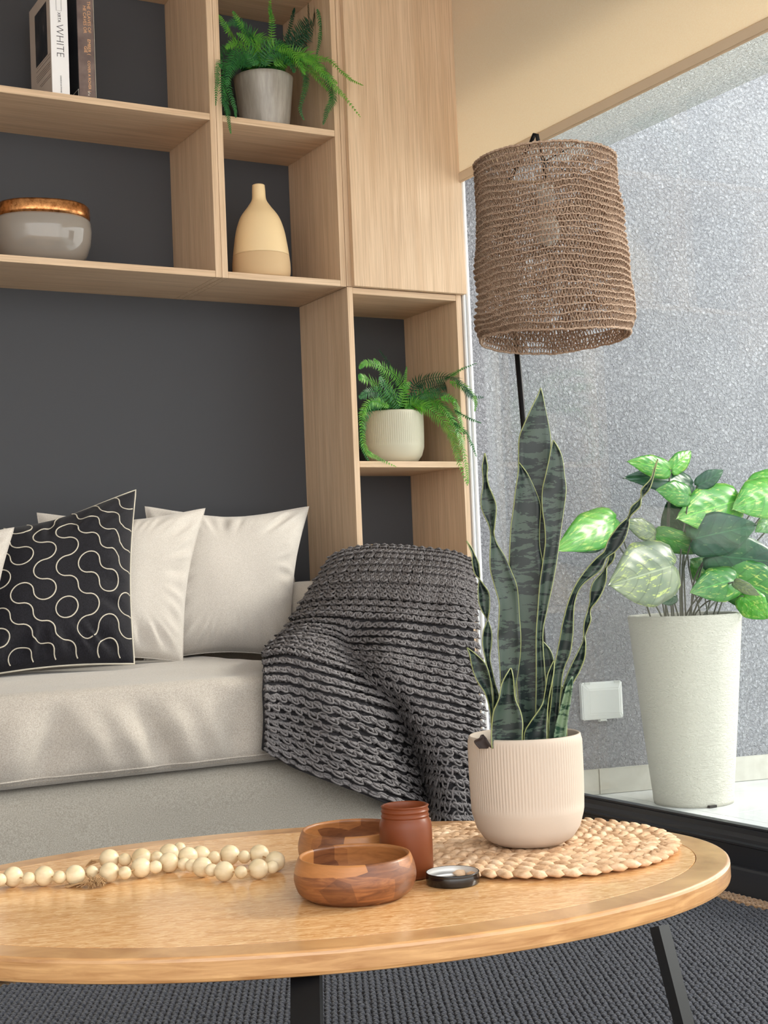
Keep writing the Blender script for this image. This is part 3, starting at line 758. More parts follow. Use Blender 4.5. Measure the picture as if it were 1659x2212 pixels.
# ------------------------------------------------------------------ coffee table
tz = .40; tcx, tcy, ta, tb, tr_ = .828, 1.704, .576, .373, radians(-18.65)
TB = thing('coffee_table', 'oval oak coffee table with inlaid edge ring and black splayed legs', 'table', (tcx, tcy, 0))
def ell(s_, a, z, off=0): 
    x = (ta-off)*cos(a)*s_; y = (tb-off)*sin(a)*s_
    return V((tcx+x*cos(tr_)-y*sin(tr_), tcy+x*sin(tr_)+y*cos(tr_), z))
tw = mat('table_veneer', L(206, 158, 104), .26, spec=.5)
v_ = coords(tw, 'Object', (1, 1, 1), (0, 0, -tr_))
mp2 = nd(tw, 'ShaderNodeMapping'); mp2.inputs['Scale'].default_value = (2.2, 15, 2); lk(tw, v_, mp2.inputs[0])
na = noise_n(tw, mp2.outputs[0], 3.2, 5, .62, 1.6)
mp3 = nd(tw, 'ShaderNodeMapping'); mp3.inputs['Scale'].default_value = (14, 60, 2); mp3.inputs['Rotation'].default_value = (0, 0, .5); lk(tw, v_, mp3.inputs[0])
nb_ = noise_n(tw, mp3.outputs[0], 2.4, 4, .6, 2.2)
c_ = ramp(tw, na, (.3, L(184, 130, 76)), (.5, L(206, 154, 98)), (.72, L(220, 174, 120)))
c_ = mixc(tw, ramp(tw, nb_, (.47, (0, 0, 0, 1)), (.58, (.75, .75, .75, 1))), c_, L(236, 196, 146))
base(tw, c_)
tw.node_tree.nodes['Principled BSDF'].inputs['Coat Weight'].default_value = .25; tw.node_tree.nodes['Principled BSDF'].inputs['Coat Roughness'].default_value = .12
tedge = mat('table_edge_band', L(200, 150, 96), .3, spec=.5)
ne = noise_n(tedge, coords(tedge, 'Object', (3, 3, 34)), 4, 4, .6, .6); base(tedge, ramp(tedge, ne, (.3, L(162, 114, 68)), (.7, L(206, 160, 108))))  # wood band toned below the top veneer, front-edge shade put into its colour
tedge.node_tree.nodes['Principled BSDF'].inputs['Coat Weight'].default_value = .4; tedge.node_tree.nodes['Principled BSDF'].inputs['Coat Roughness'].default_value = .15
SEG = 128
def ellmesh(name, rings, m, cap0=True, cap1=True):
    vs, fs = [], []
    for off, z in rings:
        for k in range(SEG): vs.append(ell(1, 2*pi*k/SEG, z, off))
    for i in range(len(rings)-1):
        for k in range(SEG):
            k2 = (k+1) % SEG; fs.append((i*SEG+k, i*SEG+k2, (i+1)*SEG+k2, (i+1)*SEG+k))
    if cap0: fs.append(tuple(range(SEG-1, -1, -1)))
    if cap1: fs.append(tuple((len(rings)-1)*SEG+k for k in range(SEG)))
    o = mesh(name, vs, fs, m, TB, False)
    return o
ellmesh('edge_band', [(.046, .372), (.004, .372), (.001, .3735), (0, .377), (0, .395), (.0008, .3982), (.0025, .3996), (.004, .400), (.0448, .400), (.0452, .3992), (.0455, .372)], tedge, False, False)
ellmesh('tabletop', [(.046, .3722), (.046, .3992), (.0463, .4)], tw)
for (a_, rr) in ((0, 1),):
    pass
def bar(name, p, q, w_, t_, m, parent, yaw=0):
    d = (q-p).normalized(); s_ = V((cos(yaw), sin(yaw), 0)); s_ = (s_-d*s_.dot(d)).normalized(); n_ = d.cross(s_)
    vs = [x+s_*a*w_/2+n_*b*t_/2 for x in (p, q) for a, b in ((-1, -1), (1, -1), (1, 1), (-1, 1))]
    return mesh(name, vs, [(0, 3, 2, 1), (4, 5, 6, 7), (0, 1, 5, 4), (1, 2, 6, 5), (2, 3, 7, 6), (3, 0, 4, 7)], m, parent)
lt = aZ(1424, 2000, .372); lt2 = aY(1500, 2300, lt.y-.05)
d_ = (lt2-lt); foot = lt + d_*((lt.z-.0118)/(-d_.z)); bar('leg', lt, foot, .03, .012, blackm, TB, .5)
l2 = aZ(662, 2095, .372); l2b = aY(664, 2300, l2.y-.08); d_ = (l2b-l2); foot2 = l2+d_*((l2.z-.0118)/(-d_.z)); bar('leg', l2, foot2, .032, .018, blackm, TB, -.75)
for an_ in (pi-.30, pi+.30):
    p = ell(.86, an_, .372); dd = (p-V((tcx, tcy, .372)))*.16; bar('leg', p, V((p.x+dd.x, p.y+dd.y, .0118)), .03, .012, blackm, TB)

# ------------------------------------------------------------------ rug
rug_m = fabric('rug_wool', L(60, 62, 72), L(26, 28, 36), sc=380, bs=.6)
jute = fabric('rug_jute_border', L(186, 152, 118), L(150, 118, 88), sc=160, bs=1., bd=.002)
rg = thing('rug', 'charcoal loop woven rug with a tan braided edge under the coffee table', 'rug', (.6, 1.8, 0))
box('rug_body', -1.4, 2.285, .2, 2.868, .0008, .007, rug_m, rg, .002)
box('border', 2.2855, 2.336, .2, 3.6, .0008, .008, jute, rg, .002, label='tan braided edge strip')
vs, fs = [], []; random.seed(11)
dr = V((sin(.47), cos(.47), 0)); ds = V((dr.y, -dr.x, 0)); sp = .0122
def inside(p):
    if not (.15 < p.x < 2.278 and .8 < p.y < 2.865): return False
    d = p-EYE; z = d.dot(fw)
    if z < .3: return False
    px = 829.5+FPX*d.dot(rt)/z; py = 1106-FPX*d.dot(up)/z
    return -30 < px < 1700 and 1920 < py < 2240
for r in range(-160, 260):
    o_ = V((1.2, 1.8, 0))+ds*(r*sp); pts = []; k = -130
    def flush():
        global pts
    run = []
    for k in range(-520, 520):
        q = o_+dr*(k*.0035)
        if inside(q): run.append((k, q))
        elif run: break
    if len(run) < 4: continue
    P_ = []
    for k, q in run:
        b = .5+.5*cos(2*pi*(k/3.4+ (r % 2)*.5)); j = noise.noise(V((q.x*60, q.y*60, r)))
        P_.append((q+ds*(.0016*sin(2*pi*k/6.8)+.0018*j), .0034+.0022*b+.0012*j))
    st = len(vs); sides = 5
    for (q, rr) in P_:
        for s_ in range(sides):
            a = pi*s_/(sides-1); vs.append(V((q.x+ds.x*rr*1.25*cos(a), q.y+ds.y*rr*1.25*cos(a), .0062+rr*1.3*sin(a))))
    for i in range(len(P_)-1):
        for s_ in range(sides-1): a = st+i*sides+s_; fs.append((a, a+sides, a+sides+1, a+1))
mesh('rug_loops', vs, fs, rug_m, rg, True, kind='stuff')
vs, fs = [], []
for r in range(5):
    x0 = 2.291+r*.0095
    tube_data([(x0+.002*sin(k*1.1+r), 1.9+k*.006, .009+.0015*cos(k*2.2+r*1.5)) for k in range(170)], .0042, 5, False, False, vs, fs)
mesh('border_braid', vs, fs, jute, rg, True, kind='stuff')

# ------------------------------------------------------------------ woven placemat
hy1 = mat('water_hyacinth', L(214, 178, 142), .7, spec=.25)
hn = noise_n(hy1, coords(hy1), 42, 4, .6); base(hy1, ramp(hy1, hn, (.3, L(176, 136, 100)), (.5, L(212, 176, 140)), (.72, L(236, 208, 178)))); bump(hy1, noise_n(hy1, coords(hy1), 260, 3, .6, 2), .6, .0012)
mc = V((1.155, 1.655, .4002)); MR = .203
PM = thing('woven_placemat', 'round placemat of thick braided water hyacinth under the potted plant', 'placemat', mc)
random.seed(9)
def plaits(R_, wd):
    vs, fs = [], []; n_ = max(6, int(2*pi*R_/.021)); 
    for k in range(n_):
        for row in (-1, 1):
            a = 2*pi*(k+(.5 if row > 0 else 0)+random.uniform(-.08, .08))/n_
            c = mc+V(((R_+row*wd*.21)*cos(a), (R_+row*wd*.21)*sin(a), .0052+random.uniform(0, .0014)))
            tg = V((-sin(a), cos(a), 0)); rd = V((cos(a), sin(a), 0)); sw = radians(random.uniform(24, 38))*row
            ax = tg*cos(sw)+rd*sin(sw); bx = rd*cos(sw)-tg*sin(sw); la = .0158*random.uniform(.9, 1.15); lb = wd*.33*random.uniform(.85, 1.1); lc = .0052
            st = len(vs); NR_, NS = 5, 7
            for i in range(NR_+1):
                t = -1+2*i/NR_; rr = sqrt(max(0, 1-abs(t)**2.6))*.96+.04
                tw_ = .5*t
                for s_ in range(NS):
                    an = 2*pi*s_/NS+tw_; cr_ = .12*cos(an*3)
                    vs.append(c+ax*la*t+bx*(lb*rr*(1+cr_)*cos(an)+.0015*sin(3*t))+V((0, 0, lc*rr*(1+cr_)*sin(an)*(1)+.002*(1-t*t)*row*.3)))
            for i in range(NR_):
                for s_ in range(NS): s2 = (s_+1) % NS; fs.append((st+i*NS+s_, st+i*NS+s2, st+(i+1)*NS+s2, st+(i+1)*NS+s_))
    return vs, fs
ring = MR-.012
while ring > .012:
    vs, fs = plaits(ring, .026); mesh('braid_ring', vs, fs, hy1, PM, True); ring -= .0262
lathe('mat_core', [(0, .0005), (MR-.014, .0005), (MR-.014, .003), (0, .003)], mat('mat_core', L(150, 112, 80), .9), PM, 48, mc)

# ------------------------------------------------------------------ snake plant
pc = V((1.147, 1.650, .4125)); PR = .0815
pz0 = .4125
SP = thing('snake_plant', 'tall snake plant in a ribbed greige pot on the placemat', 'plant', pc)
PH = .153
ribbed(pc, PR, PH, potR, SP, nrib=110)
lf = mat('snake_leaf', L(40, 66, 58), .42, spec=.45)
uvn = nd(lf, 'ShaderNodeUVMap'); sep = nd(lf, 'ShaderNodeSeparateXYZ'); lk(lf, uvn.outputs[0], sep.inputs[0])
ob = coords(lf, 'Object', (20, 20, 95)); n1 = noise_n(lf, ob, 1.0, 4, .65, .5)
ob2 = coords(lf, 'Object', (110, 110, 230)); n2 = noise_n(lf, ob2, 1.0, 3, .6)
patt = math_n(lf, 'ADD', n1, math_n(lf, 'MULTIPLY', math_n(lf, 'SUBTRACT', n2, .5), .35))
cpat = ramp(lf, patt, (.49, L(10, 27, 26)), (.505, L(56, 72, 62)))
ed = math_n(lf, 'ABSOLUTE', math_n(lf, 'SUBTRACT', sep.outputs[0], .5)); em = math_n(lf, 'GREATER_THAN', ed, .483)
base(lf, mixc(lf, em, cpat, L(140, 148, 96)))
def leaf(rws, Y, sc_=(980, 820, .3707), cup=.006, m=lf, flip=1, root=SP, dy=0., wmin=.0, z_lo=None):
    ox, oy, sc = sc_; n_ = len(rws)
    rws = sorted(rws, key=lambda r: -r[0])   # base (large y) first
    dense = []
    K = (n_-1)*5
    A_ = [V((a, b, y)) for y, a, b in rws]
    for i in range(K+1):
        q = crom(A_, i/K); dense.append((q.z, min(q.x, q.y), max(q.x, q.y)))
    w_ = [d[2]-d[1] for d in dense]; n2_ = len(w_)
    sig = 1; vs, fs, uv = [], [], []
    full = [max(w_[max(0, i-7):i+8]) for i in range(n2_)]
    full = [sum(full[max(0, i-4):i+5])/len(full[max(0, i-4):i+5]) for i in range(n2_)]
    for i, (y, a, b) in enumerate(dense):
        t = i/(n2_-1); tip = smooth((1-t)/.12)
        if 2 < i < n2_-3 and w_[i] < .4*full[i] and w_[i] <= w_[i-1] and w_[i] < w_[i+1]: sig = -sig
        dpt = sqrt(max(0, full[i]**2-w_[i]**2))*tip*flip*sig*.35
        for k in range(7):
            s_ = k/6; x = a+(b-a)*s_; d = DPC + Y + dy*t + (s_-.5)*dpt*sc*.00066 - cup*(2*s_-1)**2*min(1, w_[i]/40)
            vs.append(aD(ox+x*sc, oy+y*sc, d)); uv.append((s_, t))
    for i in range(n2_-1):
        for k in range(6): p_ = i*7+k; fs.append((p_, p_+1, p_+8, p_+7))
    o = mesh('leaf', vs, fs, m, root, True, uv)
    so_ = o.modifiers.new('thickness', 'SOLIDIFY'); so_.thickness = .0014; so_.offset = 0
    return o
yp = 0.; DPC = (pc-EYE).dot(fw)
# tall leaf (rear centre)
leaf([(2150, 440, 520), (1900, 400, 520), (1500, 380, 512), (1200, 385, 530), (1000, 385, 545), (800, 375, 560), (600, 372, 566), (500, 376, 566), (400, 376, 568), (330, 382, 566), (253, 412, 553), (150, 460, 532), (90, 490, 520), (48, 506, 508)], yp+.012)
# left front tall leaf
leaf([(2150, 400, 500), (1850, 372, 505), (1650, 360, 512), (1500, 350, 511), (1350, 340, 514), (1200, 328, 524), (1070, 322, 520), (960, 326, 502), (850, 333, 503), (740, 348, 507), (650, 358, 480), (550, 374, 432), (482, 379, 381)], yp-.004)
# right leaf
leaf([(2150, 470, 560), (1800, 480, 540), (1500, 480, 520), (1340, 490, 546), (1200, 500, 576), (1070, 518, 600), (950, 533, 617), (850, 529, 630), (740, 514, 646), (640, 516, 657), (560, 534, 648), (460, 556, 635), (400, 567, 612), (352, 579, 581)], yp-.010)
# left leaf with wavy neck
leaf([(2150, 330, 400), (1900, 290, 370), (1800, 275, 362), (1700, 269, 378), (1600, 262, 390), (1500, 256, 393), (1400, 262, 386), (1300, 263, 380), (1200, 236, 369), (1110, 213, 335), (1030, 210, 300), (960, 213, 256), (900, 214, 236), (850, 204, 240), (780, 172, 248), (730, 158, 248), (680, 160, 232), (620, 170, 206), (560, 170, 195), (510, 166, 199), (470, 172, 192), (428, 180, 183)], yp-.016)
# front low leaf
leaf([(2150, 222, 402), (2080, 218, 401), (2000, 222, 404), (1930, 232, 390), (1860, 262, 360), (1780, 278, 352), (1730, 300, 347), (1680, 330, 335)], yp-.045, cup=.012)
# right front leaf with curved light margin
leaf([(2150, 412, 545), (2060, 411, 545), (1990, 450, 545), (1900, 512, 550), (1830, 530, 560), (1730, 545, 580), (1680, 562, 586), (1638, 583, 587)], yp-.036, cup=.010)
leaf([(2150, 480, 580), (1900, 500, 585), (1750, 505, 590), (1650, 510, 586), (1580, 513, 566), (1525, 517, 521)], yp+.002)
# long twisting leaf leaning right
leaf([(2170, 550, 615), (2000, 555, 612), (1850, 570, 622), (1700, 580, 640), (1600, 600, 678), (1500, 620, 694), (1430, 632, 698), (1300, 666, 706), (1200, 708, 748), (1110, 768, 858), (1040, 832, 892), (1000, 876, 944), (930, 903, 998), (850, 962, 1022), (800, 1014, 1028), (740, 1036, 1086), (692, 1088, 1096), (640, 1094, 1140), (580, 1146, 1162), (520, 1166, 1176), (463, 1189, 1191)], yp-.02, dy=-.03)
# right lower twisting leaf
leaf([(2170, 610, 660), (1950, 608, 660), (1850, 622, 665), (1780, 640, 690), (1700, 668, 735), (1620, 706, 764), (1540, 746, 770), (1500, 756, 766), (1450, 757, 782), (1400, 764, 800), (1340, 782, 798), (1290, 793, 836), (1240, 795, 866), (1180, 812, 887), (1130, 858, 892), (1095, 882, 894), (1060, 897, 926), (1020, 906, 940), (985, 925, 935)], yp-.012, dy=-.02, flip=-1)
# pale striped short leaf
lf2 = mat('snake_leaf_pale', L(110, 140, 105), .45); q_ = noise_n(lf2, coords(lf2, 'Object', (40, 40, 90)), 1, 4, .6, .6); base(lf2, ramp(lf2, q_, (.44, L(30, 62, 44)), (.5, L(110, 132, 104))))
leaf([(2170, 580, 650), (2050, 588, 655), (1950, 612, 668), (1850, 640, 684), (1780, 660, 692), (1730, 690, 694)], yp-.034, m=lf2, cup=.008)
# left thin twisting leaf
leaf([(2170, 225, 285), (2000, 222, 275), (1850, 230, 265), (1780, 222, 245), (1700, 200, 226), (1620, 182, 212), (1540, 167, 222), (1470, 172, 222), (1420, 188, 208), (1395, 192, 200), (1350, 165, 208), (1300, 146, 211), (1240, 141, 205), (1190, 144, 172), (1165, 147, 155), (1130, 122, 152), (1070, 108, 146), (1020, 106, 124), (980, 92, 106), (940, 73, 77)], yp-.01, dy=.02)
# left low leaf bending out
leaf([(2170, 220, 250), (2050, 219, 240), (1950, 214, 232), (1880, 200, 228), (1820, 178, 222), (1760, 138, 216), (1700, 113, 204), (1650, 101, 182), (1600, 92, 130), (1562, 77, 80)], yp-.03, cup=.006, dy=-.01)
leaf([(2170, 560, 640), (2000, 580, 660), (1900, 590, 655), (1820, 600, 645), (1760, 612, 618)], yp+.01)
dried = mat('dry_sheath', L(46, 36, 34), .8)
leaf([(2150, 150, 225), (2110, 120, 200), (2090, 150, 190), (2070, 160, 172)], yp-.05, m=dried)

# ------------------------------------------------------------------ bowls on the table
ac = mat('acacia_wood', L(150, 94, 52), .38, spec=.45)
v_ = coords(ac, 'Object')
tcn = nd(ac, 'ShaderNodeTexCoord'); 
vor = nd(ac, 'ShaderNodeTexVoronoi', distance='CHEBYCHEV'); vor.inputs['Scale'].default_value = 15
mpv = nd(ac, 'ShaderNodeMapping'); mpv.inputs['Scale'].default_value = (1, .5, 1.7); mpv.inputs['Rotation'].default_value = (.2, .1, .5); lk(ac, tcn.outputs['Object'], mpv.inputs[0]); lk(ac, mpv.outputs[0], vor.inputs[0])
spv = nd(ac, 'ShaderNodeSeparateColor'); lk(ac, vor.outputs['Color'], spv.inputs[0])
gr = noise_n(ac, coords(ac, 'Object', (10, 10, 60)), 2.5, 5, .6, 1.2)
c_ = ramp(ac, gr, (.3, L(98, 56, 32)), (.55, L(138, 86, 50)), (.8, L(164, 110, 66)))
c_ = mixc(ac, ramp(ac, spv.outputs[0], (.6, (0, 0, 0, 1)), (.64, (.6, .6, .6, 1))), c_, L(190, 130, 74))
c_ = mixc(ac, ramp(ac, spv.outputs[1], (.62, (0, 0, 0, 1)), (.66, (.45, .45, .45, 1))), c_, L(80, 46, 30))
base(ac, c_)
def wbowl(c, R_, H, label):
    out = bez([(R_*.80, .002), (R_*.93, H*.16), (R_, H*.45), (R_*.985, H*.72), (R_*.93, H*.95)], 5)
    inn = bez([(R_*.865, H*.96), (R_*.90, H*.6), (R_*.86, H*.3), (R_*.72, H*.13)], 5)
    b = lathe('wooden_bowl', [(0, 0), (R_*.78, 0)]+out+[(R_*.915, H*.99), (R_*.895, H)]+inn+[(0, H*.11)], ac, None, 96, c)
    me = b.data; me.transform(Matrix.Translation(-V(c))); b.location = c
    tag(b, label, 'bowl', 'acacia bowls on the coffee table'); return b
def fitc(px, pyb, R_, z=.4):   # centre from the front contact point
    d = ray(px, pyb); p = aZ(px, pyb, z); h = V((d.x, d.y, 0)).normalized(); return p+h*R_
bR = .0765
wbowl(fitc(770, 1961, bR*.80)+V((0, 0, .0003)), bR, .052, 'front round acacia bowl of mixed wood blocks beside the lid')
b2 = wbowl(fitc(766, 1890, bR*.80)+V((0, 0, .0003)), bR, .052, 'rear round acacia bowl of mixed wood blocks behind the amber jar')
b2.rotation_euler = (0, 0, 2.1)

# ------------------------------------------------------------------ candle jar and lid
amb = bpy.data.materials.new('amber_frosted_glass'); amb.use_nodes = True; p_ = amb.node_tree.nodes['Principled BSDF']
p_.inputs['Base Color'].default_value = L(150, 80, 44); p_.inputs['Roughness'].default_value = .34; p_.inputs['Transmission Weight'].default_value = .55; p_.inputs['IOR'].default_value = 1.35
wax = mat('candle_wax', L(170, 115, 72), .6)
jc = fitc(881, 1906, .036)+V((0, 0, .0003)); JR = .0355; JH = .094
JR = .0350
JT = thing('candle_jar', 'frosted amber glass jar with screw neck and candle wax, no lid', 'jar', jc)
neck = []
for k in range(25):
    t = k/24; neck.append((.0310+.0012*max(0, sin(t*2*pi*2.2)), .0785+.0145*t))
outp = [(0, 0), (JR-.005, 0), (JR-.0015, .0015), (JR, .005), (JR, .066), (JR-.0008, .0715), (.0325, .0755), (.0315, .0775)]+neck+[(.0302, JH), (.0290, JH), (.0283, .0925), (.0283, .078), (JR-.0032, .070), (JR-.0032, .006), (0, .005)]
lathe('jar_body', outp, amb, JT, 72, jc)
wx = lathe('wax', [(0, .0055), (JR-.0038, .0062), (JR-.0038, .062), (0, .0625)], wax, JT, 48, jc)
tube('wick', [jc+V((0, 0, .062)), jc+V((.001, 0, .070))], .0009, mat('wick', L(230, 225, 210), .9), wx, 6)
silver = mat('lid_inner_metal', L(205, 203, 200), .38, .7); lidb = mat('lid_black_lacquer', L(18, 17, 18), .16, spec=.6)
lc = fitc(979, 1921, .034)+V((0, 0, .0003)); LR = .0345
LD = thing('jar_lid', 'black metal screw lid lying upside down beside the jar', 'lid', lc)
lathe('lid_shell', [(0, 0), (LR-.002, 0), (LR-.0005, .0012), (LR-.0008, .003), (LR, .0045), (LR, .011), (LR-.0006, .013), (LR+.0002, .0145), (LR-.0006, .0155), (LR-.001, .0148), (LR-.0012, .002), (0, .0012)], lidb, LD, 72, lc)
lathe('lid_lining', [(0, .0015), (LR-.005, .0015), (LR-.002, .003), (LR-.0016, .006), (LR-.0022, .008), (LR-.0014, .010), (LR-.0014, .0152)], silver, LD, 72, lc, label='silver inner lining')

# ------------------------------------------------------------------ bead garland
bead_m = mat('natural_wood_bead', L(232, 214, 178), .38, spec=.4)
base(bead_m, ramp(bead_m, noise_n(bead_m, coords(bead_m, 'Object', (3, 3, 10)), 8, 4, .6, .5), (.3, L(200, 178, 140)), (.7, L(226, 208, 174))))
jt = mat('jute_twine', L(176, 140, 98), .95)
gs = aZ(300, 1900, .4)
GA = thing('bead_garland', 'string of pale wooden beads looped on the coffee table', 'garland', gs)
chain = [(0, 365, 0), (73, 347, 1), (161, 357, 0), (247, 343, 1), (333, 350, 0), (420, 338, 1), (515, 322, 0), (612, 323, 1), (699, 325, 0), (790, 297, 1), (871, 293, 0), (946, 268, 1), (1052, 236, 2), (1076, 280, 0), (1133, 293, 1), (1185, 310, 0), (1255, 317, 1), (1349, 322, 0), (1446, 303, 1), (1525, 293, 0), (1541, 262, 1), (1452, 226, 1), (1368, 236, 0), (1287, 228, 1), (1200, 240, 0), (1122, 232, 1), (1030, 278, 0), (1005, 190, 0), (946, 222, 1), (878, 240, 0), (793, 246, 1), (699, 252, 0), (612, 252, 1)]
bp = []
for x, y, k in chain:
    r_ = (.0090, .0136, .0140)[k]; zc_ = .4+.0137 if k != 2 else .4+.018
    c = aZ(x*.3858, 1760+y*.3858, zc_); dd = (c-EYE).dot(fw)
    if k == 0: r_ = 14.0/FPX*dd
    else: r_ = 21.6/FPX*dd; 
    bp.append((c, r_))
for i in range(len(bp)):      # no bead sinks into the table
    c, r_ = bp[i]
    if c.z-r_ < .4002: bp[i] = (V((c.x, c.y, .4002+r_)), r_)
for i in range(len(bp)):
    for it in range(3):
        for j in range(len(bp)):
            if i != j:
                d = bp[i][0]-bp[j][0]; need = (bp[i][1]+bp[j][1])*.97
                if d.length < need and abs(i-j) > 1:
                    h = ray(829, 1500); h = V((h.x, h.y, 0)).normalized(); s_ = 1 if d.dot(h) > 0 else -1
                    bp[i] = (bp[i][0]+h*s_*(need-d.length)*.6, bp[i][1])
for c, r_ in bp: blob('bead', c, r_, bead_m, GA, 1, 24, 14)
tube('string', [c for c, r_ in bp[:27]], .0011, jt, GA, 5); tube('string', [c for c, r_ in bp[27:]], .0011, jt, GA, 5)
random.seed(5); vs, fs = [], []
tc_ = aZ(535*.3858, 1760+378*.3858, .407)
for k in range(150):
    d = V((random.gauss(0, 1), random.gauss(0, 1), abs(random.gauss(0, .5)))).normalized(); s_ = tc_+V((random.gauss(0, .003), random.gauss(0, .003), random.uniform(-.004, .004)))
    l = random.uniform(.004, .012); m_ = s_+d*l*.6+V((0, 0, .002)); e = s_+d*l+V((0, 0, -.003)); e.z = max(e.z, .4008)
    tube_data([s_, m_, e], .0006, 3, False, False, vs, fs)
for (x, y) in ((440, 400), (375, 400)):
    for k in range(14):
        a = tc_; b = aZ((x+random.uniform(-14, 14))*.3858, 1760+(y+random.uniform(-8, 8))*.3858, .4016)
        tube_data([a, (a+b)/2+V((random.gauss(0, .002), random.gauss(0, .002), .002)), b], .0006, 3, False, False, vs, fs)
for k in range(16):
    a = aZ(480*.3858, 1760+290*.3858, .410); b = aZ((550+random.uniform(-8, 8))*.3858, 1760+(258+random.uniform(-8, 8))*.3858, .416)
    tube_data([a, (a+b)/2+V((0, 0, random.uniform(.0, .006))), b], .0006, 3, False, False, vs, fs)
mesh('tassel', vs, fs, jt, GA, True, label='frayed jute tassel', kind='stuff')

# ------------------------------------------------------------------ floor lamp with crocheted shade
D0 = 3.3
LP = thing('floor_lamp', 'black floor lamp with a hanging crocheted jute shade', 'lamp', (2.0, 2.55, 0))
ctop = aD(1176, 352, D0); cbot = aD(1207, 742, D0); zt, zb_ = ctop.z, cbot.z+.012
crochet = mat('crocheted_jute', L(190, 165, 145), .9, spec=.1)
cn = noise_n(crochet, coords(crochet), 300, 2); base(crochet, ramp(crochet, cn, (.35, L(160, 134, 116)), (.65, L(214, 190, 168))))
t_ = crochet.node_tree; pp = t_.nodes['Principled BSDF']; l_ = t_.nodes.new('ShaderNodeBsdfTranslucent'); x_ = t_.nodes.new('ShaderNodeMixShader')
l_.inputs[0].default_value = L(214, 170, 120); x_.inputs[0].default_value = .25
t_.links.new(pp.outputs[0], x_.inputs[1]); t_.links.new(l_.outputs[0], x_.inputs[2]); t_.links.new(x_.outputs[0], t_.nodes['Material Output'].inputs[0])
R0, R1 = .1635, .184
def shade(a, t, dr_=0):
    c = ctop.lerp(V((cbot.x, cbot.y, zb_)), t); c = V((c.x, c.y, 0))
    R_ = R0+(R1-R0)*smooth(t*1.05) + dr_
    R_ += .010*noise.noise(V((cos(a)*1.6, sin(a)*1.6, t*5)))*smooth(t*3) + .012*(t**3)*sin(3*a+1.2) - .010*smooth((t-.93)/.07)
    z = zt+(zb_-zt)*t + .012*noise.noise(V((cos(a)*1.7, sin(a)*1.7, t*3+9)))*smooth(t*4)*smooth((1.1-t)*4)
    z += smooth((t-.8)/.2)*.010*sin(2*a+2.4)
    return V((c.x+R_*cos(a), c.y+R_*sin(a), z))
NRW = 27; NL = 150; vs, fs = [], []; random.seed(8)
for r in range(NRW+1):
    t = r/NRW; k_ = 3*NL//2; pts = []
    for i in range(k_):
        a = 2*pi*i/k_; wob = .0022*noise.noise(V((cos(a)*7, sin(a)*7, r*1.7)))
        p = shade(a, t, .0035+.0016*sin(i*2.1)); p.z += wob*1.3+.0008*sin(i*2.1); pts.append(p)
    tube_data(pts, .0021 if 0 < r < NRW else .0032, 4, True, False, vs, fs)
    if r < NRW:
        for i in range(NL):
            a = 2*pi*(i+.5*(r % 2))/NL; da = 2*pi/NL
            op = noise.noise(V((cos(a)*2.5, sin(a)*2.5, r*.35)))
            for sg in (-1, 1):
                j1 = random.uniform(-.2, .2)*da
                A = shade(a+j1, t, .002); B = shade(a+sg*da*.52+random.uniform(-.15, .15)*da, t+1/NRW, .002); Mm = shade(a+sg*da*(.40 if op > 0 else .2)+j1, t+.5/NRW, -.0035)
                tube_data([A, Mm, B], .0013 if op > .12 else .0020, 3, False, False, vs, fs)
                if op < .16 and (i+r) % 2: tube_data([shade(a, t+.1/NRW, -.006), shade(a+sg*da*.9, t+.95/NRW, -.006)], .0019, 3, False, False, vs, fs)
lsh = mesh('lamp_shade', vs, fs, crochet, LP, True, label='crocheted natural jute shade')
ringt = [V((ctop.x+(R0-.002)*cos(a), ctop.y+(R0-.002)*sin(a), zt+.001)) for a in [2*pi*k/64 for k in range(64)]]
tube('shade_ring', ringt, .0026, mat('shade_ring_cord', L(190, 158, 120), .8), lsh, 6, True)
for k in range(3):
    a = 2*pi*k/3+.4; tube('spoke', [V((ctop.x+R0*.98*cos(a), ctop.y+R0*.98*sin(a), zt)), V((ctop.x, ctop.y, zt+.003))], .0016, blackm, LP, 6)
hook = aD(1157, 291, D0+.0)
pA = aD(1118, 769, D0+.2); pB = aD(1127, 870, D0+.2); dd_ = (pB-pA).normalized(); ptop = pA-dd_*((zt-pA.z)/(-dd_.z)*-1 if 0 else (zt+.0-pA.z)); ptop = pA+(-dd_)*((zt-.01-pA.z)/(-dd_.z)); pfoot = pA+dd_*((pA.z-.02)/(-dd_.z))
bend = ptop.lerp(hook, .5)
tube('pole', [pfoot, ptop], .0075, blackm, LP, 12)
ar = [ptop, ptop.lerp(hook, .85)+V((0, 0, 0)), hook+V((-.004, 0, .0)), hook+V((.004, 0, 0)), V((hook.x+.006, hook.y, hook.z-.012)), V((ctop.x, ctop.y, zt+.0)), V((ctop.x, ctop.y, zt-.05))]
tube('arm', ar, .0048, blackm, LP, 10)
lathe('bulb_socket', [(0, -.05), (.02, -.05), (.02, -.11), (0, -.11)], white, LP, 24, (ctop.x, ctop.y, zt))
lathe('bulb', [(0, -.111), (.014, -.115), (.028, -.15), (.03, -.165), (.022, -.19), (0, -.2)], mat('opal_bulb', L(240, 236, 228), .3), LP, 24, (ctop.x, ctop.y, zt))
lathe('lamp_base', [(0, 0), (.115, 0), (.118, .004), (.116, .012), (.02, .018), (.012, .03), (0, .03)], blackm, LP, 48, (pfoot.x, pfoot.y, .0085))
LP.location.z = 0

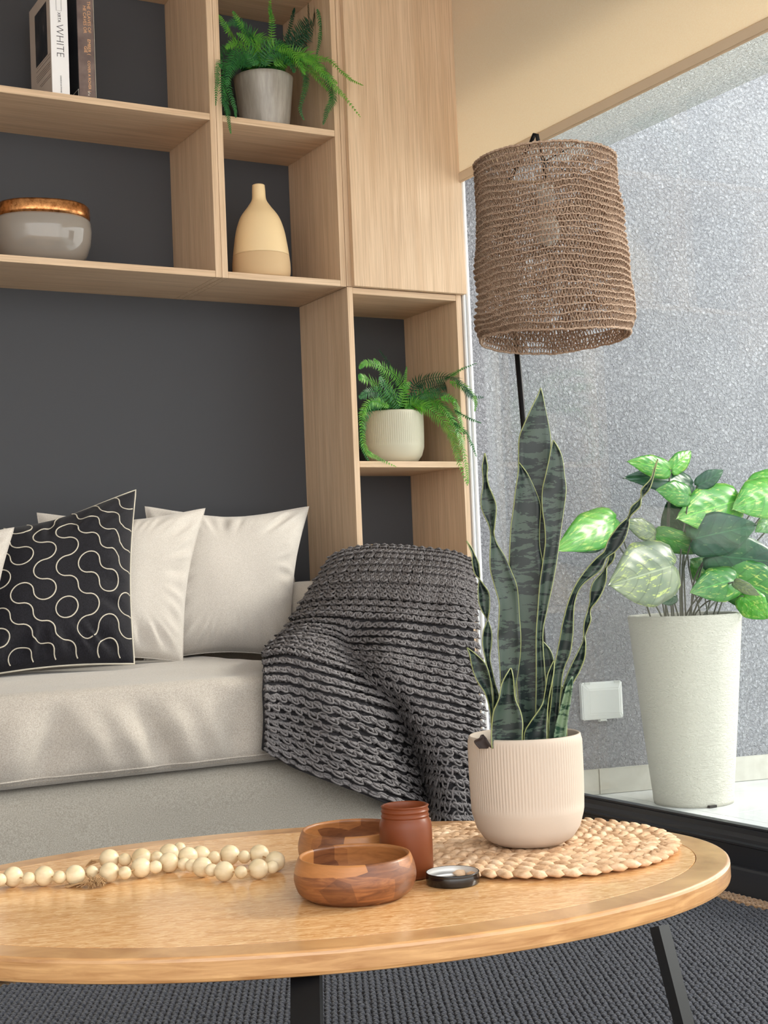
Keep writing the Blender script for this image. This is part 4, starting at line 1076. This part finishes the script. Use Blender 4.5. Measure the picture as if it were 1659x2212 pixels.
# ------------------------------------------------------------------ balcony objects
sock = mat('socket_plastic', L(238, 240, 236), .4)
so2 = thing('outdoor_socket', 'white square outdoor socket with hinged cover on the stucco wall', 'socket', wp(.06, .02, .26))
s0 = (aY(1255, 1500, 3.94)-w0).dot(wdir); s1 = (aY(1336, 1500, 3.93)-w0).dot(wdir)
def wfrust(name, s0, s1, z0, z1, d0, d1, ins, m, parent):
    bm = bmesh.new(); a = [bm.verts.new(wp(s, d0, z)) for s, z in ((s0, z0), (s1, z0), (s1, z1), (s0, z1))]
    b = [bm.verts.new(wp(s, d1, z)) for s, z in ((s0, z0), (s1, z0), (s1, z1), (s0, z1))]
    c = [bm.verts.new(wp(s, d1+ins*.45, z)) for s, z in ((s0+ins, z0+ins), (s1-ins*.7, z0+ins*.8), (s1-ins*.7, z1-ins*1.1), (s0+ins, z1-ins*1.1))]
    for x, y in ((a, b), (b, c)):
        for i in range(4): bm.faces.new((x[i], x[(i+1) % 4], y[(i+1) % 4], y[i]))
    bm.faces.new(c); bm.faces.new(a[::-1]); bmesh.ops.recalc_face_normals(bm, faces=bm.faces)
    bmesh.ops.bevel(bm, geom=bm.edges[:], offset=.004, segments=3, affect='EDGES'); return bm_obj(name, bm, m, parent, False)
zlo, zhi = .262, .392
wfrust('cover', s0, s1, zlo, zhi, .001, .028, .022, sock, so2)
wbox('latch_tab', (s0+s1)/2-.012, (s0+s1)/2+.012, .012, .026, zlo-.006, zlo+.001, sock, so2, .002)
wbox('hinge', s0+.012, s0+.03, .024, .031, zhi-.006, zhi+.001, sock, so2, .001); wbox('hinge', s1-.03, s1-.012, .024, .031, zhi-.006, zhi+.001, sock, so2, .001)

plm = mat('white_textured_planter', L(206, 203, 190), .7, spec=.3)
pn = noise_n(plm, coords(plm, 'Object', (22, 22, 60)), 1.6, 5, .65, 1.2); pn2 = noise_n(plm, coords(plm, 'Object', (60, 60, 120)), 1.5, 4, .6, .6); bump(plm, math_n(plm, 'ADD', pn, pn2), .9, .006)
PY = 3.60
pb_ = V((aY(1499, 1740, PY).x, PY, .0005))
pt_ = aY(1487, 1326, PY); dB = (V((pb_.x, PY, 0))-EYE).dot(fw)
PRt = 121/FPX*(pt_-EYE).dot(fw); PRb = 84/FPX*dB; HH = pt_.z
PL = thing('planter', 'tall tapered white textured planter with large variegated leaves on the balcony', 'plant', pb_)
def pfn(r, z, a, i):
    return r
prf = [(0, .012), (PRb*.92, .012), (PRb*.93, 0), (PRb, .0), (PRb+.003, .012)]
for k in range(1, 24): prf.append((PRb+(PRt-PRb)*(k/24)**.93, HH*k/24))
prf += [(PRt, HH-.006), (PRt-.002, HH), (PRt-.016, HH), (PRt-.018, HH-.005), (PRt-.03, HH-.09), (0, HH-.09)]
plp = lathe('pot', prf, plm, PL, 96, pb_)
box('drain_notch', pb_.x-.05, pb_.x-.02, pb_.y-PRb-.004, pb_.y-PRb+.04, .0, .008, blackm, plp)
lathe('soil', [(0, HH-.085), (PRt-.03, HH-.085), (PRt*.5, HH-.07), (0, HH-.065)], soil, plp, 24, pb_)
def varileaf(name, g1, g2, vr, tr_, amt):
    m = mat(name, g1, .32, spec=.5)
    u = nd(m, 'ShaderNodeUVMap'); s = nd(m, 'ShaderNodeSeparateXYZ'); lk(m, u.outputs[0], s.inputs[0])
    mp = nd(m, 'ShaderNodeMapping'); mp.inputs['Scale'].default_value = (14, 5, 1); mp.inputs['Rotation'].default_value = (0, 0, .5); lk(m, u.outputs[0], mp.inputs[0])
    oi = nd(m, 'ShaderNodeObjectInfo'); ad = nd(m, 'ShaderNodeVectorMath', operation='ADD'); lk(m, mp.outputs[0], ad.inputs[0]); lk(m, oi.outputs['Random'], ad.inputs[1])
    n = noise_n(m, ad.outputs[0], 1.2, 4, .7, .4)
    g = ramp(m, noise_n(m, coords(m), 12, 2), (.35, g2), (.65, g1))
    c = mixc(m, ramp(m, n, (amt, (0, 0, 0, 1)), (amt+.05, (.85, .85, .85, 1))), g, vr)
    # veins
    a = math_n(m, 'ABSOLUTE', math_n(m, 'SUBTRACT', s.outputs[0], .5))
    w_ = math_n(m, 'SINE', math_n(m, 'MULTIPLY', math_n(m, 'SUBTRACT', s.outputs[1], math_n(m, 'MULTIPLY', a, .55)), 36.))
    c = mixc(m, math_n(m, 'MULTIPLY', math_n(m, 'GREATER_THAN', w_, .94), .5), c, tuple(x*.45 for x in g2[:3])+(1,))
    c = mixc(m, math_n(m, 'LESS_THAN', a, .012), c, tuple(min(1, x*1.5) for x in g1[:3])+(1,))
    base(m, c); bump(m, w_, .12, .004)
    t = m.node_tree; p = t.nodes['Principled BSDF']; l = t.nodes.new('ShaderNodeBsdfTranslucent'); x = t.nodes.new('ShaderNodeMixShader')
    l.inputs[0].default_value = tr_; x.inputs[0].default_value = .35
    t.links.new(p.outputs[0], x.inputs[1]); t.links.new(l.outputs[0], x.inputs[2]); t.links.new(x.outputs[0], t.nodes['Material Output'].inputs[0]); return m
lB = varileaf('leaf_bright', L(100, 176, 58), L(64, 148, 50), L(198, 220, 112), L(120, 205, 55), .55)
lM = varileaf('leaf_mid', L(78, 150, 60), L(52, 122, 56), L(200, 220, 110), L(110, 190, 50), .57)
lD = varileaf('leaf_dark', L(52, 104, 66), L(36, 82, 62), L(150, 190, 120), L(60, 120, 50), .63)
lP = varileaf('leaf_pale', L(140, 152, 122), L(108, 128, 104), L(206, 222, 120), L(120, 150, 80), .56)
stm = mat('plant_stem', L(88, 92, 78), .6)
def pleaf(bx, by, tx, ty, w_, m, y0, y1, bend=.25, roll=0., heart=.42):
    A = aY(1240+bx*.2526, 940+by*.2526, y0); B = aY(1240+tx*.2526, 940+ty*.2526, y1)
    ax = B-A; Lg = ax.length; ax.normalize(); vd = (EYE-(A+B)/2).normalized()
    sd = ax.cross(vd).normalized(); nr = sd.cross(ax).normalized()
    if nr.dot(vd) < 0: nr = -nr
    Rr = Matrix.Rotation(roll, 3, ax); sd = Rr @ sd; nr = Rr @ nr
    W_ = w_*.2526/FPX*4.6*(1.32 if w_ < 500 else 1.0); NLx, NW = 16, 10; vs, fs, uv = [], [], []
    for i in range(NLx+1):
        t = i/NLx; wd = W_/2*(sin(pi*min(1, t**.72*1.0))**.62)*(1-.25*t) if 0 < t < 1 else 0
        wd = W_/2*max(0, (4*t*(1-t))**.5*(1.30-.72*t))*(1-.35*smooth((t-.6)/.4)); wd = max(wd, 0) if t < 1 else 0; wd *= 1+.03*sin(17*t)
        for k in range(NW+1):
            s_ = -1+2*k/NW
            back = -heart*W_*.5*(abs(s_)**1.3)*max(0, 1-t*3.2)
            p = A+ax*(Lg*t+back)+sd*wd*s_*(1 if t > 0 else 0)
            if t == 0: p = A+ax*back*.5+sd*W_*.10*s_
            p += nr*(Lg*bend*(sin(pi*t)*.35-.1*t) - W_*.16*(s_*s_)*sin(pi*min(1, t+.1)) + W_*.05*abs(s_)**.5 + W_*.02*sin(9*t+2*s_))
            vs.append(p); uv.append((k/NW, t))
    for i in range(NLx):
        for k in range(NW): a = i*(NW+1)+k; fs.append((a, a+1, a+NW+2, a+NW+1))
    o = mesh('leaf', vs, fs, m, PL, True, uv); sm_ = o.modifiers.new('thickness', 'SOLIDIFY'); sm_.thickness = .0012
    return A
LV = [
 (820, 300, 455, 225, 150, lB, 3.50, 3.46, .2, .3), (830, 296, 1003, 140, 130, lB, 3.52, 3.56, .2, .3),
 (1010, 425, 425, 365, 200, lD, 3.56, 3.52, .25, .5), (1050, 435, 1278, 300, 120, lD, 3.50, 3.50, .2, .3),
 (985, 520, 700, 470, 170, lM, 3.42, 3.40, .3, .3), (1400, 560, 870, 720, 330, lB, 3.50, 3.45, .1, .1),
 (1010, 890, 1560, 770, 290, lD, 3.46, 3.40, .15, -.1), (960, 860, 790, 570, 240, lD, 3.62, 3.62, .1, 0),
 (1760, 480, 1350, 640, 300, lB, 3.50, 3.46, .2, .2), (1740, 340, 1420, 500, 170, lB, 3.60, 3.56, .2, .3),
 (1760, 700, 1550, 830, 170, lM, 3.62, 3.58, .2, .2), (1140, 1020, 1800, 1090, 300, lD, 3.46, 3.40, .15, .1),
 (1340, 1215, 1830, 1420, 330, lM, 3.44, 3.38, .15, -.1), (1400, 1230, 990, 1350, 240, lM, 3.42, 3.42, .2, .2),
 (850, 1115, 285, 1290, 540, lP, 3.38, 3.32, .12, 0), (355, 715, -160, 990, 250, lB, 3.46, 3.34, .2, .1),
 (300, 830, -40, 990, 160, lD, 3.52, 3.45, .1, 0), (690, 850, 420, 740, 140, lP, 3.50, 3.46, .2, .4),
 (690, 840, 1130, 1000, 170, lM, 3.52, 3.50, .2, .4), (1450, 1380, 1655, 1570, 190, lB, 3.40, 3.36, .1, 0),
 (880, 1385, 725, 1430, 80, lD, 3.5, 3.48, .1, 0), (1370, 1255, 1590, 1370, 90, lP, 3.38, 3.34, .2, .5),
 (1180, 1200, 990, 1060, 200, lM, 3.62, 3.6, .1, 0), (1700, 1250, 1480, 1330, 160, lD, 3.6, 3.56, .1, 0),
]
random.seed(12)
for q in LV:
    A = pleaf(*q); a = random.uniform(0, 2*pi); fx = (A.x-pb_.x)*.35
    b0 = V((pb_.x+max(-.10, min(.10, fx))+random.uniform(-.02, .02), pb_.y+random.uniform(-.05, .05), HH-.07))
    mid = b0.lerp(A, .45)+V((0, .02, .06))
    tube('stem', [crom([b0, b0+V((fx*.1, 0, .06)), mid, A], t/10) for t in range(11)], .0028, stm, PL, 6)
